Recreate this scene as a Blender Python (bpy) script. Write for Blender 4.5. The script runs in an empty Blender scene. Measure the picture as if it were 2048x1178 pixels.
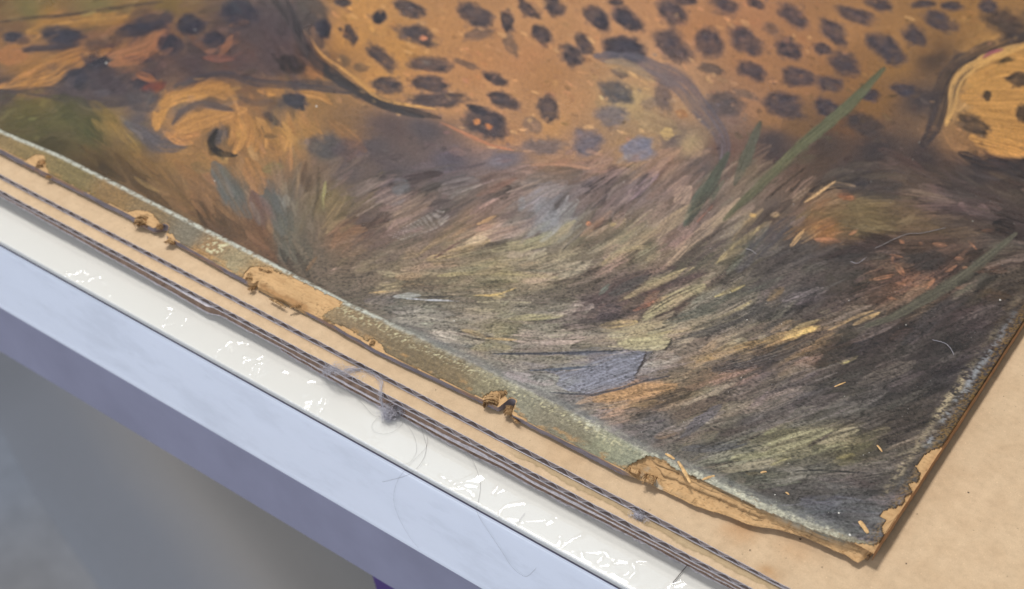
import bpy, math, random
import numpy as np

# ------------------------------------------------------------------ camera, world, lamps, exposure
S = 0.001                                    # everything below is measured in millimetres
scene = bpy.context.scene
COL = scene.collection
rng = np.random.default_rng(7)
random.seed(7)

F_PX, HORIZON, VPX, CAM_H = 2860.0, -1950.0, -4400.0, 316.0   # solved from the photograph's vanishing points
PITCH = math.atan((589 - HORIZON) / F_PX)
_D = math.hypot(F_PX, 589 - HORIZON)
AY = math.pi / 2 - math.atan((1024 - VPX) / _D)
FH = np.array([-math.sin(AY), math.cos(AY), 0.0])
RT = np.array([math.cos(AY), math.sin(AY), 0.0])
UP = np.array([0, 0, 1.0])
FW = FH * math.cos(PITCH) - UP * math.sin(PITCH)
DN = -FH * math.sin(PITCH) - UP * math.cos(PITCH)

cam_d = bpy.data.cameras.new("camera")
cam = bpy.data.objects.new("camera", cam_d)
COL.objects.link(cam)
cam_d.sensor_width = 36.0
cam_d.lens = F_PX / 2048 * 36.0
cam_d.clip_start, cam_d.clip_end = 0.01, 50.0
cam.location = (0, 0, CAM_H * S)
cam.rotation_euler = (math.pi / 2 - PITCH, 0, AY)
cam_d.dof.use_dof = True
cam_d.dof.focus_distance = 0.427
cam_d.dof.aperture_fstop = 13.0
scene.camera = cam

scene.view_settings.view_transform = 'Standard'
scene.view_settings.look = 'None'
scene.view_settings.exposure = 0.0
scene.view_settings.gamma = 1.0

world = bpy.data.worlds.new("World")
scene.world = world
world.use_nodes = True
bg = world.node_tree.nodes["Background"]
bg.inputs[0].default_value = (0.93, 0.96, 1.0, 1)
bg.inputs[1].default_value = 0.28

KEY_DIR = np.array([-0.33, 0.10, 1.0]); KEY_DIR /= np.linalg.norm(KEY_DIR)

def area_lamp(name, loc, target, sx, sy, power, color):
    d = bpy.data.lights.new(name, 'AREA')
    d.shape = 'RECTANGLE'; d.size = sx; d.size_y = sy
    d.energy = power; d.color = color
    o = bpy.data.objects.new(name, d); COL.objects.link(o)
    from mathutils import Vector
    o.location = loc
    o.rotation_euler = (Vector(target) - Vector(loc)).to_track_quat('-Z', 'Y').to_euler()
    return o

_t = np.array([-0.15, 0.28, 0.0])
area_lamp("lamp_key", tuple(_t + KEY_DIR * 2.0), tuple(_t), 0.30, 0.30, 29.0, (1.0, 0.975, 0.94))
area_lamp("lamp_window", (-0.45, -1.35, 0.62), (-0.2, 0.22, -0.05), 1.5, 0.8, 20.5, (0.80, 0.87, 1.0))

_p = np.array([-0.175, 0.285, 0.005]); _v = np.array([0, 0, CAM_H * 0.001]) - _p; _v /= np.linalg.norm(_v)
_m = np.array([-_v[0], -_v[1], _v[2]])              # added cool lamp in the mirror direction, for sheen on the middle varnish
area_lamp("lamp_sheen", tuple(_p + _m * 2.3), tuple(_p), 0.8, 0.9, 3.0, (0.72, 0.84, 1.0))

LAMP2 = np.array([-0.14, 0.222, -0.01]) + np.array([-0.256, 0.406, 0.877]) * 2.2    # added small bright lamp beyond the painting, to make the film glint
area_lamp("lamp_glint", tuple(LAMP2), (-0.17, 0.27, 0.0), 0.16, 0.16, 6.0, (1.0, 0.98, 0.95))

# ------------------------------------------------------------------ helpers
def ray(x, y):
    return RT * (x - 1024) + DN * (y - 589) + FW * F_PX

def hit(x, y, z):
    """point (mm) of the horizontal plane z that was measured at pixel x, y of the photograph"""
    d = ray(x, y)
    return np.array([0, 0, CAM_H]) + d * ((z - CAM_H) / d[2])

def hitY(x, y, Y):
    """the same for a vertical plane facing the front"""
    d = ray(x, y)
    return np.array([0, 0, CAM_H]) + d * (Y / d[1])

def to_px(X, Y, Z):
    zc = X * FW[0] + Y * FW[1] + (Z - CAM_H) * FW[2]
    u = X * RT[0] + Y * RT[1]
    v = X * DN[0] + Y * DN[1] + (Z - CAM_H) * DN[2]
    return 1024 + F_PX * u / zc, 589 + F_PX * v / zc

def lin(c):
    c = np.asarray(c, dtype=np.float64) / 255.0
    return np.where(c <= 0.04045, c / 12.92, ((c + 0.055) / 1.055) ** 2.4)

_tab = rng.random((256, 256)).astype(np.float32)
def vnoise(x, y, seed=0):
    """value noise 0..1"""
    x = np.asarray(x, dtype=np.float32) + seed * 17.31
    y = np.asarray(y, dtype=np.float32) + seed * 9.77
    xi = np.floor(x).astype(np.int64); yi = np.floor(y).astype(np.int64)
    fx = x - xi; fy = y - yi
    fx = fx * fx * (3 - 2 * fx); fy = fy * fy * (3 - 2 * fy)
    a = _tab[yi & 255, xi & 255]; b = _tab[yi & 255, (xi + 1) & 255]
    c = _tab[(yi + 1) & 255, xi & 255]; d = _tab[(yi + 1) & 255, (xi + 1) & 255]
    return (a * (1 - fx) + b * fx) * (1 - fy) + (c * (1 - fx) + d * fx) * fy

def fbm(x, y, octaves=4, seed=0):
    s = 0; a = 0.5; t = 0
    for k in range(octaves):
        s = s + a * vnoise(np.asarray(x) * 2 ** k, np.asarray(y) * 2 ** k, seed + k * 3); t += a; a *= 0.5
    return s / t

def sstep(a, b, x):
    t = np.clip((x - a) / (b - a), 0, 1)
    return t * t * (3 - 2 * t)

def poly_mask(X, Y, poly):
    """True inside the polygon"""
    inside = np.zeros(X.shape, bool)
    n = len(poly)
    for i in range(n):
        x1, y1 = poly[i]; x2, y2 = poly[(i + 1) % n]
        if y1 == y2: continue
        c = ((Y < y1) != (Y < y2)) & (X < (x2 - x1) * (Y - y1) / (y2 - y1) + x1)
        inside ^= c
    return inside

def mesh_obj(name, verts, faces, mat, parent=None, smooth=True, cols=None):
    """links ONE mesh object; verts in mm, faces either an (n,4)/(n,3) array or a list"""
    me = bpy.data.meshes.new(name)
    verts = np.asarray(verts, dtype=np.float32) * S
    if isinstance(faces, np.ndarray):
        n, k = faces.shape
        me.vertices.add(len(verts)); me.vertices.foreach_set("co", verts.ravel())
        me.loops.add(n * k); me.loops.foreach_set("vertex_index", faces.astype(np.int32).ravel())
        me.polygons.add(n)
        me.polygons.foreach_set("loop_start", np.arange(0, n * k, k, dtype=np.int32))
        me.update(calc_edges=True)
    else:
        me.from_pydata([tuple(v) for v in verts], [], faces)
        me.update()
    if smooth:
        me.polygons.foreach_set("use_smooth", np.ones(len(me.polygons), bool))
    if cols is not None:
        at = me.color_attributes.new("paint", 'FLOAT_COLOR', 'POINT')
        c = np.ones((len(verts), 4), np.float32); c[:, :3] = cols
        at.data.foreach_set("color", c.ravel())
    me.validate()
    me.materials.append(mat)
    o = bpy.data.objects.new(name, me); COL.objects.link(o)
    if parent is not None: o.parent = parent
    return o

def empty(name, label, cat, loc=(0, 0, 0), group=None):
    o = bpy.data.objects.new(name, None); COL.objects.link(o)
    o.empty_display_size = 0.02
    o["label"] = label; o["category"] = cat
    if group: o["group"] = group
    return o

def tag(o, label, cat, group=None):
    o["label"] = label; o["category"] = cat
    if group: o["group"] = group
    return o

def grid_faces(nx, ny, off=0):
    i, j = np.meshgrid(np.arange(nx - 1), np.arange(ny - 1))
    a = (j * nx + i).ravel() + off
    return np.stack([a, a + 1, a + nx + 1, a + nx], 1)

def boxes_mesh(bs):
    V = []; Fc = []
    for (x0, x1, y0, y1, z0, z1) in bs:
        o = len(V)
        V += [(x0, y0, z0), (x1, y0, z0), (x1, y1, z0), (x0, y1, z0), (x0, y0, z1), (x1, y0, z1), (x1, y1, z1), (x0, y1, z1)]
        Fc += [tuple(o + k for k in f) for f in ((0, 3, 2, 1), (4, 5, 6, 7), (0, 1, 5, 4), (1, 2, 6, 5), (2, 3, 7, 6), (3, 0, 4, 7))]
    return V, Fc

def smooth_path(pts, n):
    """Catmull-Rom through pts"""
    P = np.asarray(pts, float)
    P = np.vstack([2 * P[0] - P[1], P, 2 * P[-1] - P[-2]])
    out = []
    m = len(P) - 3
    for k in range(n):
        u = k / (n - 1) * m; i = min(int(u), m - 1); t = u - i
        p0, p1, p2, p3 = P[i:i + 4]
        out.append(0.5 * ((2 * p1) + (p2 - p0) * t + (2 * p0 - 5 * p1 + 4 * p2 - p3) * t * t + (3 * p1 - p0 - 3 * p2 + p3) * t ** 3))
    return np.array(out)

def tube_data(path, r, sides=5, off=0):
    path = np.asarray(path, float); n = len(path)
    rr = np.full(n, r, float) if np.isscalar(r) else np.asarray(r, float)
    T = np.gradient(path, axis=0); T /= np.linalg.norm(T, axis=1)[:, None] + 1e-9
    ref = np.array([0.13, 0.21, 0.97])
    A = np.cross(T, ref); A /= np.linalg.norm(A, axis=1)[:, None] + 1e-9
    B = np.cross(T, A)
    ph = np.arange(sides) * 2 * math.pi / sides
    V = (path[:, None, :] + rr[:, None, None] * (np.cos(ph)[None, :, None] * A[:, None, :] + np.sin(ph)[None, :, None] * B[:, None, :])).reshape(-1, 3)
    Fc = []
    for i in range(n - 1):
        for k in range(sides):
            a = off + i * sides + k; b = off + i * sides + (k + 1) % sides
            Fc.append((a, b, b + sides, a + sides))
    return V, Fc

def tubes(name, paths, mat, parent=None, sides=5):
    V = []; Fc = []; o = 0
    for path, r in paths:
        v, f = tube_data(path, r, sides, o); V.append(v); Fc += f; o += len(v)
    return mesh_obj(name, np.vstack(V), np.array(Fc), mat, parent)

# ------------------------------------------------------------------ materials
def new_mat(name):
    m = bpy.data.materials.new(name); m.use_nodes = True
    nt = m.node_tree; b = nt.nodes["Principled BSDF"]
    return m, nt, b

def N(nt, t, **kw):
    n = nt.nodes.new(t)
    for k, v in kw.items(): setattr(n, k, v)
    return n

def noise(nt, coord, scale, detail=4, rough=0.6):
    n = N(nt, 'ShaderNodeTexNoise'); n.inputs['Scale'].default_value = scale
    n.inputs['Detail'].default_value = detail; n.inputs['Roughness'].default_value = rough
    nt.links.new(coord, n.inputs['Vector']); return n.outputs['Fac']

def ramp(nt, fac, stops):
    r = N(nt, 'ShaderNodeValToRGB'); nt.links.new(fac, r.inputs[0])
    e = r.color_ramp.elements
    while len(e) < len(stops): e.new(0.5)
    for i, (p, c) in enumerate(stops):
        e[i].position = p; e[i].color = (c[0], c[1], c[2], 1) if not np.isscalar(c) else (c, c, c, 1)
    return r.outputs[0]

def mix(nt, a, b, fac, mode='MIX'):
    m = N(nt, 'ShaderNodeMix', data_type='RGBA', blend_type=mode)
    if np.isscalar(fac): m.inputs[0].default_value = fac
    else: nt.links.new(fac, m.inputs[0])
    for s, v in ((6, a), (7, b)):
        if hasattr(v, 'is_linked'): nt.links.new(v, m.inputs[s])
        else: m.inputs[s].default_value = (v[0], v[1], v[2], 1)
    return m.outputs[2]

def bump(nt, b, height, strength, dist):
    n = N(nt, 'ShaderNodeBump'); n.inputs['Strength'].default_value = strength
    n.inputs['Distance'].default_value = dist
    nt.links.new(height, n.inputs['Height']); nt.links.new(n.outputs[0], b.inputs['Normal'])
    return n

def coords(nt, sx=1, sy=1, sz=1):
    t = N(nt, 'ShaderNodeTexCoord'); m = N(nt, 'ShaderNodeMapping')
    m.inputs['Scale'].default_value = (sx, sy, sz)
    nt.links.new(t.outputs['Object'], m.inputs[0]); return m.outputs[0]

def attr_col(nt):
    a = N(nt, 'ShaderNodeAttribute'); a.attribute_name = "paint"; return a.outputs['Color']

def mat_paint():
    m, nt, b = new_mat("oil_paint")
    c = coords(nt)
    n1 = noise(nt, c, 2600, 3, 0.7)
    n2 = noise(nt, c, 700, 5, 0.65)
    n3 = noise(nt, c, 60, 4, 0.6)
    n4 = noise(nt, c, 1150, 4, 0.7)
    col = mix(nt, attr_col(nt), ramp(nt, n1, [(0.30, 0.35), (0.42, 0.92), (0.60, 1.0), (0.74, 1.5)]), 0.9, 'MULTIPLY')
    col = mix(nt, col, ramp(nt, n4, [(0.32, 0.62), (0.5, 1.0), (0.68, 1.32)]), 0.8, 'MULTIPLY')
    nt.links.new(col, b.inputs['Base Color'])
    nt.links.new(ramp(nt, n3, [(0.3, 0.27), (0.7, 0.44)]), b.inputs['Roughness'])
    b.inputs['Specular IOR Level'].default_value = 0.33
    ad = N(nt, 'ShaderNodeMath', operation='ADD'); nt.links.new(n1, ad.inputs[0]); nt.links.new(n2, ad.inputs[1])
    bump(nt, b, ad.outputs[0], 0.7, 0.00028)
    return m

def mat_core():
    m, nt, b = new_mat("torn_paper_board")
    c = coords(nt, 0.7, 1, 1)
    n1 = noise(nt, c, 2200, 5, 0.7); n2 = noise(nt, c, 350, 4, 0.6)
    col = mix(nt, attr_col(nt), ramp(nt, n1, [(0.3, 0.8), (0.5, 1.0), (0.7, 1.1)]), 0.7, 'MULTIPLY')
    nt.links.new(col, b.inputs['Base Color'])
    b.inputs['Roughness'].default_value = 0.9; b.inputs['Specular IOR Level'].default_value = 0.15
    ad = N(nt, 'ShaderNodeMath', operation='ADD'); nt.links.new(n1, ad.inputs[0]); nt.links.new(n2, ad.inputs[1])
    bump(nt, b, ad.outputs[0], 0.5, 0.00022)
    return m

def mat_kraft(name, base, dark, vcol=False, stretch=(1, 1, 1)):
    m, nt, b = new_mat(name)
    c = coords(nt, *stretch)
    n1 = noise(nt, c, 3000, 3, 0.7); n2 = noise(nt, c, 120, 5, 0.6); n3 = noise(nt, c, 14, 3, 0.5); n4 = noise(nt, c, 900, 2, 0.5)
    col = mix(nt, lin(dark), lin(base), ramp(nt, n2, [(0.25, 0.0), (0.6, 1.0)]))
    col = mix(nt, col, ramp(nt, n3, [(0.3, 0.96), (0.7, 1.03)]), 1.0, 'MULTIPLY')
    col = mix(nt, col, ramp(nt, n1, [(0.25, 0.72), (0.5, 1.0), (0.75, 1.12)]), 0.55, 'MULTIPLY')
    col = mix(nt, col, ramp(nt, n4, [(0.22, 0.45), (0.29, 1.0)]), 0.8, 'MULTIPLY')
    n5 = noise(nt, c, 420, 4, 0.65); col = mix(nt, col, ramp(nt, n5, [(0.3, 0.90), (0.5, 1.0), (0.7, 1.07)]), 0.8, 'MULTIPLY')
    n6 = noise(nt, c, 1500, 2, 0.5); col = mix(nt, col, ramp(nt, n6, [(0.68, 1.0), (0.74, 1.35)]), 0.6, 'MULTIPLY')
    if vcol: col = mix(nt, col, attr_col(nt), 1.0, 'MULTIPLY')
    nt.links.new(col, b.inputs['Base Color'])
    b.inputs['Roughness'].default_value = 0.85; b.inputs['Specular IOR Level'].default_value = 0.2
    bump(nt, b, n1, 0.35, 0.00015)
    return m

def mat_plain(name, col, rough, spec=0.5, var=0.08, scale=40, bumpd=0.0, bscale=300):
    m, nt, b = new_mat(name)
    c = coords(nt)
    n = noise(nt, c, scale, 4, 0.6)
    v = mix(nt, lin(col), ramp(nt, n, [(0.3, 1 - var), (0.7, 1 + var)]), 1.0, 'MULTIPLY')
    nt.links.new(v, b.inputs['Base Color'])
    b.inputs['Roughness'].default_value = rough; b.inputs['Specular IOR Level'].default_value = spec
    if bumpd: bump(nt, b, noise(nt, c, bscale, 4, 0.6), 0.6, bumpd)
    return m

def mat_vcol(name, rough=0.9):
    m, nt, b = new_mat(name)
    n = noise(nt, coords(nt), 1500, 3, 0.6)
    nt.links.new(mix(nt, attr_col(nt), ramp(nt, n, [(0.3, 0.8), (0.7, 1.15)]), 1.0, 'MULTIPLY'), b.inputs['Base Color'])
    b.inputs['Roughness'].default_value = rough
    return m

def mat_film():
    m, nt, b = new_mat("clear_film")
    out = nt.nodes["Material Output"]; nt.nodes.remove(b)
    tr = N(nt, 'ShaderNodeBsdfTransparent'); gl = N(nt, 'ShaderNodeBsdfGlossy'); gl.inputs['Roughness'].default_value = 0.11
    lw = N(nt, 'ShaderNodeLayerWeight'); lw.inputs['Blend'].default_value = 0.5
    pw = N(nt, 'ShaderNodeMath', operation='POWER'); nt.links.new(lw.outputs['Facing'], pw.inputs[0]); pw.inputs[1].default_value = 5.0
    fr = N(nt, 'ShaderNodeMath', operation='MULTIPLY_ADD'); nt.links.new(pw.outputs[0], fr.inputs[0]); fr.inputs[1].default_value = 0.9; fr.inputs[2].default_value = 0.05
    mx = N(nt, 'ShaderNodeMixShader')
    nt.links.new(fr.outputs[0], mx.inputs[0]); nt.links.new(tr.outputs[0], mx.inputs[1]); nt.links.new(gl.outputs[0], mx.inputs[2])
    nt.links.new(mx.outputs[0], out.inputs['Surface'])
    return m

M_PAINT = mat_paint(); M_CORE = mat_core()
M_KRAFT = mat_kraft("kraft_liner", (203, 176, 143), (193, 165, 132), True)
M_EDGE = mat_plain("cut_paper_edge", (208, 200, 200), 0.9, 0.1, 0.18, 900)
M_FLUTE = mat_plain("flute_paper", (150, 134, 126), 0.9, 0.1, 0.2, 700)
M_FEDGE = mat_plain("flute_cut_edge", (178, 170, 170), 0.9, 0.1, 0.25, 900)
M_BAND = mat_plain("flute_wall_paper", (134, 112, 96), 0.9, 0.1, 0.25, 500, 0.0003, 900)
M_WHITE = mat_plain("white_laminate", (216, 214, 207), 0.3, 0.35, 0.015, 20)
def mat_apron():
    m, nt, b = new_mat("lavender_film_front")
    c = coords(nt, 1, 1, 2.2); n1 = noise(nt, c, 22, 6, 0.65); n2 = noise(nt, coords(nt, 0.4, 1, 1), 160, 4, 0.7); n3 = noise(nt, c, 900, 2, 0.5)
    col = mix(nt, lin((230, 234, 244)), ramp(nt, n1, [(0.36, 0.90), (0.48, 1.0), (0.62, 1.02)]), 1.0, 'MULTIPLY')
    col = mix(nt, col, ramp(nt, n2, [(0.30, 0.90), (0.40, 1.0)]), 0.6, 'MULTIPLY')
    col = mix(nt, col, ramp(nt, n3, [(0.20, 0.7), (0.26, 1.0)]), 0.5, 'MULTIPLY')
    nt.links.new(col, b.inputs['Base Color']); nt.links.new(ramp(nt, n1, [(0.3, 0.5), (0.6, 0.28)]), b.inputs['Roughness'])
    return m
M_APRON = mat_apron()
M_THREAD = mat_plain("thread", (150, 144, 142), 0.95, 0.1, 0.2, 900)
M_RAIL = mat_plain("grey_lavender_rail", (132, 131, 150), 0.5, 0.4, 0.1, 30)
M_SEAM = mat_plain("dark_seam", (48, 34, 62), 0.6, 0.3, 0.2, 300)
M_FILM = mat_film()
M_HAIR = mat_plain("hair", (96, 88, 86), 0.5)
M_LINT = mat_plain("lint", (196, 192, 198), 0.95, 0.1, 0.2, 900)
M_SPLINT = mat_plain("splinter_wood", (206, 168, 118), 0.8, 0.2, 0.25, 900)
M_DUST = mat_plain("dust", (214, 210, 200), 0.9)
M_DARKBIT = mat_plain("dark_bit", (74, 60, 50), 0.9)
M_PURPLE = mat_plain("purple_cloth", (84, 68, 116), 0.9, 0.1, 0.2, 60)
# ------------------------------------------------------------------ the room's floor and the table
def build_floor():
    m, nt, b = new_mat("grey_floor")
    c = coords(nt)
    n1 = noise(nt, c, 1.7, 3, 0.5); n2 = noise(nt, c, 40, 4, 0.6)
    col = ramp(nt, n1, [(0.32, lin((176, 168, 160))), (0.44, lin((188, 186, 186))), (0.56, lin((186, 190, 198)))])
    col = mix(nt, col, ramp(nt, n2, [(0.3, 0.9), (0.7, 1.08)]), 1.0, 'MULTIPLY')
    nt.links.new(col, b.inputs['Base Color']); b.inputs['Roughness'].default_value = 0.6
    nx = 40; g = np.linspace(-4500, 4500, nx)
    X, Y = np.meshgrid(g, g)
    V = np.stack([X.ravel(), Y.ravel(), np.full(X.size, -760.0)], 1)
    o = mesh_obj("floor", V, grid_faces(nx, nx), m)
    o["kind"] = "structure"; o["label"] = "blurred grey concrete floor below the table"
build_floor()

def build_floor_shade():
    """added sheet on the floor; under-table shade and a light streak painted as vertex colours"""
    edge = smooth_path([hit(x, y, -755)[:2] for x, y in ((60, 640), (160, 740), (255, 860), (330, 980), (410, 1090), (520, 1230), (640, 1400))], 60)
    far = np.array([1.0, 0.55]); far /= np.linalg.norm(far)
    V = []; C = []; ds = np.linspace(-140, 900, 90)
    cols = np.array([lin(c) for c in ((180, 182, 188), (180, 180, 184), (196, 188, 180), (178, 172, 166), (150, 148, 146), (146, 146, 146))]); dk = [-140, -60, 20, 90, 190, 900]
    for d in ds:
        for p in edge:
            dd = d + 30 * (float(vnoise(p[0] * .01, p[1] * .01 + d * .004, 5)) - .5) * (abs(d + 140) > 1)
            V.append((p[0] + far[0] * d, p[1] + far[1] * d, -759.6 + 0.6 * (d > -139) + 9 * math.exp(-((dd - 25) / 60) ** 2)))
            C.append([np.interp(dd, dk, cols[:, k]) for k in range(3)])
    tag(mesh_obj("floor_shade_sheet", np.array(V), grid_faces(len(edge), len(ds)), mat_vcol("floor_shade_paint"), None, True, np.array(C)), "added grey sheet on the floor, painted with under-table shade and a pale light streak", "cloth")
build_floor_shade()

ZT = -10.2           # top of the table
YT = 218.1           # front face of the table
table = empty("table", "white topped table with pale lavender front face and grey rail below", "table")
def build_table():
    # top slab with a rounded front nose
    prof = [(900, ZT)] + [(YT + 24 - k * 2.2, ZT) for k in range(11)]
    r = 0.5
    for k in range(7):
        a = math.pi / 2 * k / 6
        prof.append((YT + r - r * math.sin(a), ZT - r + r * math.cos(a)))
    prof += [(YT, ZT - 1.9), (YT + 1.2, ZT - 2.0), (900, ZT - 2.0)]
    xs = np.linspace(-1100, 420, 77)
    V = np.array([(x, y, z) for x in xs for (y, z) in prof]); k = len(prof)
    Fc = [(i * k + j, i * k + j + 1, (i + 1) * k + j + 1, (i + 1) * k + j) for i in range(len(xs) - 1) for j in range(k - 1)]
    mesh_obj("tabletop", V, np.array(Fc), M_WHITE, table)
    v, f = boxes_mesh([(-1100, 420, YT + 0.35, YT + 20, ZT - 3.3, ZT - 2.0)])
    mesh_obj("edge_seam", v, f, M_SEAM, table, False)
    # front board, gently uneven, with a rounded lower edge
    zs = list(np.linspace(ZT - 3.3, -49.5, 14)); xs = np.linspace(-1100, 420, 153)
    rows = [(YT + 6, ZT - 3.25)] + [(YT - 0.1, z) for z in zs] + [(YT + 0.5, -50.7), (YT + 1.6, -51.6), (YT + 6, -52)]
    V = []
    for y, z in rows:
        for x in xs:
            w = 0.5 * (fbm(x * 0.02, z * 0.05, 3, 5) - 0.5)
            V.append((x, y + (w if z > -50 and y < YT else 0), z))
    mesh_obj("front_board", V, grid_faces(len(xs), len(rows)), M_APRON, table)
    v, f = boxes_mesh([(-1100, 420, YT + 3, YT + 23, -84, -52.2)])
    mesh_obj("lower_rail", v, f, M_RAIL, table, False)
    for lx in (-1060, 380):
        for ly in (250, 850):
            v, f = boxes_mesh([(lx - 22, lx + 22, ly - 22, ly + 22, -760, -84)])
            mesh_obj("leg", v, f, M_RAIL, table, False)
    v, f = boxes_mesh([(-1100, 420, 830, 850, -84, -14)]); mesh_obj("back_rail", v, f, M_RAIL, table, False)
    for lx in (-1090, 390):
        v, f = boxes_mesh([(lx, lx + 20, YT + 24, 829, -84, -14.2)]); mesh_obj("side_rail", v, f, M_RAIL, table, False)
build_table()

# purple cloth hanging behind the rail
def build_cloth():
    nx, nz = 60, 40
    V = []
    for j in range(nz):
        t = j / (nz - 1)
        for i in range(nx):
            s = i / (nx - 1)
            x = -249 + 230 * s + 22 * t * (1 - s)
            V.append((x, YT + 27 + 4 * math.sin(x * 0.09) * t, -86 - (70 + 70 * s) * t))
    tag(mesh_obj("purple_cloth", V, grid_faces(nx, nz), M_PURPLE), "small purple cloth hanging in shade under the table rail", "cloth")
build_cloth()

# ------------------------------------------------------------------ crinkled clear film over the table edge
def build_film():
    x0, x1, step = -430.0, -20.0, 0.42
    # profile length s: 0 at Y=YT+19 over the top, the nose, then down the face
    top = 18.5; rad = 0.8; down = 36.5
    slen = top + rad * math.pi / 2 + down
    xs = np.arange(x0, x1, step); ss = np.arange(0, slen, step)
    XX, SS = np.meshgrid(xs, ss)
    py = np.where(SS < top, YT + 0.5 + top - SS, 0.0); pz = np.where(SS < top, ZT + 0.35, 0.0)
    ny = np.zeros_like(SS); nz = np.ones_like(SS)
    a = np.clip((SS - top) / rad, 0, math.pi / 2)
    arc = SS >= top
    py = np.where(arc, YT + 0.5 - rad * np.sin(a), py); pz = np.where(arc, ZT + 0.35 - rad + rad * np.cos(a), pz)
    ny = np.where(arc, -np.sin(a), ny); nz = np.where(arc, np.cos(a), nz)
    dn = np.clip(SS - top - rad * math.pi / 2, 0, None); pz = pz - dn
    H = np.zeros_like(SS)
    # crinkles measured in the photograph: polyline, half width mm
    def cr(pts, w, k=1.0):
        P = np.array([hit(x, y, ZT)[:2] for x, y in pts])
        y0 = P[:, 1].mean(); xm = P[:, 0].mean()
        c = np.array([xm, y0, ZT]); v = np.array([0, 0, CAM_H]) - c; v /= np.linalg.norm(v)
        l = LAMP2 * 1000 - c; l /= np.linalg.norm(l); h = v + l; h /= np.linalg.norm(h)
        tx, ty = -h[0] / h[2], -h[1] / h[2]
        sel = (XX > P[:, 0].min() - 5) & (XX < P[:, 0].max() + 5)
        yy = YT + 0.5 + top - SS
        d = np.full(XX.shape, 1e9)
        for i in range(len(P) - 1):
            ab = P[i + 1] - P[i]; L = ab @ ab + 1e-9
            t = np.clip(((XX - P[i, 0]) * ab[0] + (yy - P[i, 1]) * ab[1]) / L, 0, 1)
            d = np.minimum(d, np.hypot(XX - P[i, 0] - t * ab[0], yy - P[i, 1] - t * ab[1]))
        w = w * 0.85
        msk = 1 - sstep(w, w + 0.5, d)
        msk = np.where(sel, msk, 0)
        H[:] = H * (1 - msk) + msk * k * (tx * (XX - xm) + ty * (yy - y0) + 0.03)
    for pts, w in CRINKLES: cr(pts, w)
    H += 0.05 * (fbm(XX * 0.12, SS * 0.16, 3, 11) - 0.5) * sstep(0, 4, SS)
    # small puckers where the film turns over the edge
    near = np.exp(-((SS - top - 0.5) / 2.2) ** 2)
    H += near * 0.25 * np.clip(fbm(XX * 0.55 + SS * 0.3, SS * 0.25, 3, 21) - 0.60, 0, 1)
    H += sstep(top, top + 4, SS) * (0.25 * np.clip(fbm(XX * 0.09, SS * 0.12, 3, 31) - 0.5, 0, 1) + 1.1 * np.clip(0.06 - np.abs(fbm(XX * 0.018 + SS * 0.02, SS * 0.03, 2, 33) - 0.5), 0, 1))
    V = np.stack([XX, py + ny * H, pz + nz * H], -1).reshape(-1, 3)
    o = mesh_obj("plastic_film", V, grid_faces(len(xs), len(ss))[:, ::-1].copy(), M_FILM)
    tag(o, "clear crinkled plastic film wrapped over the white table edge", "plastic film")

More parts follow.
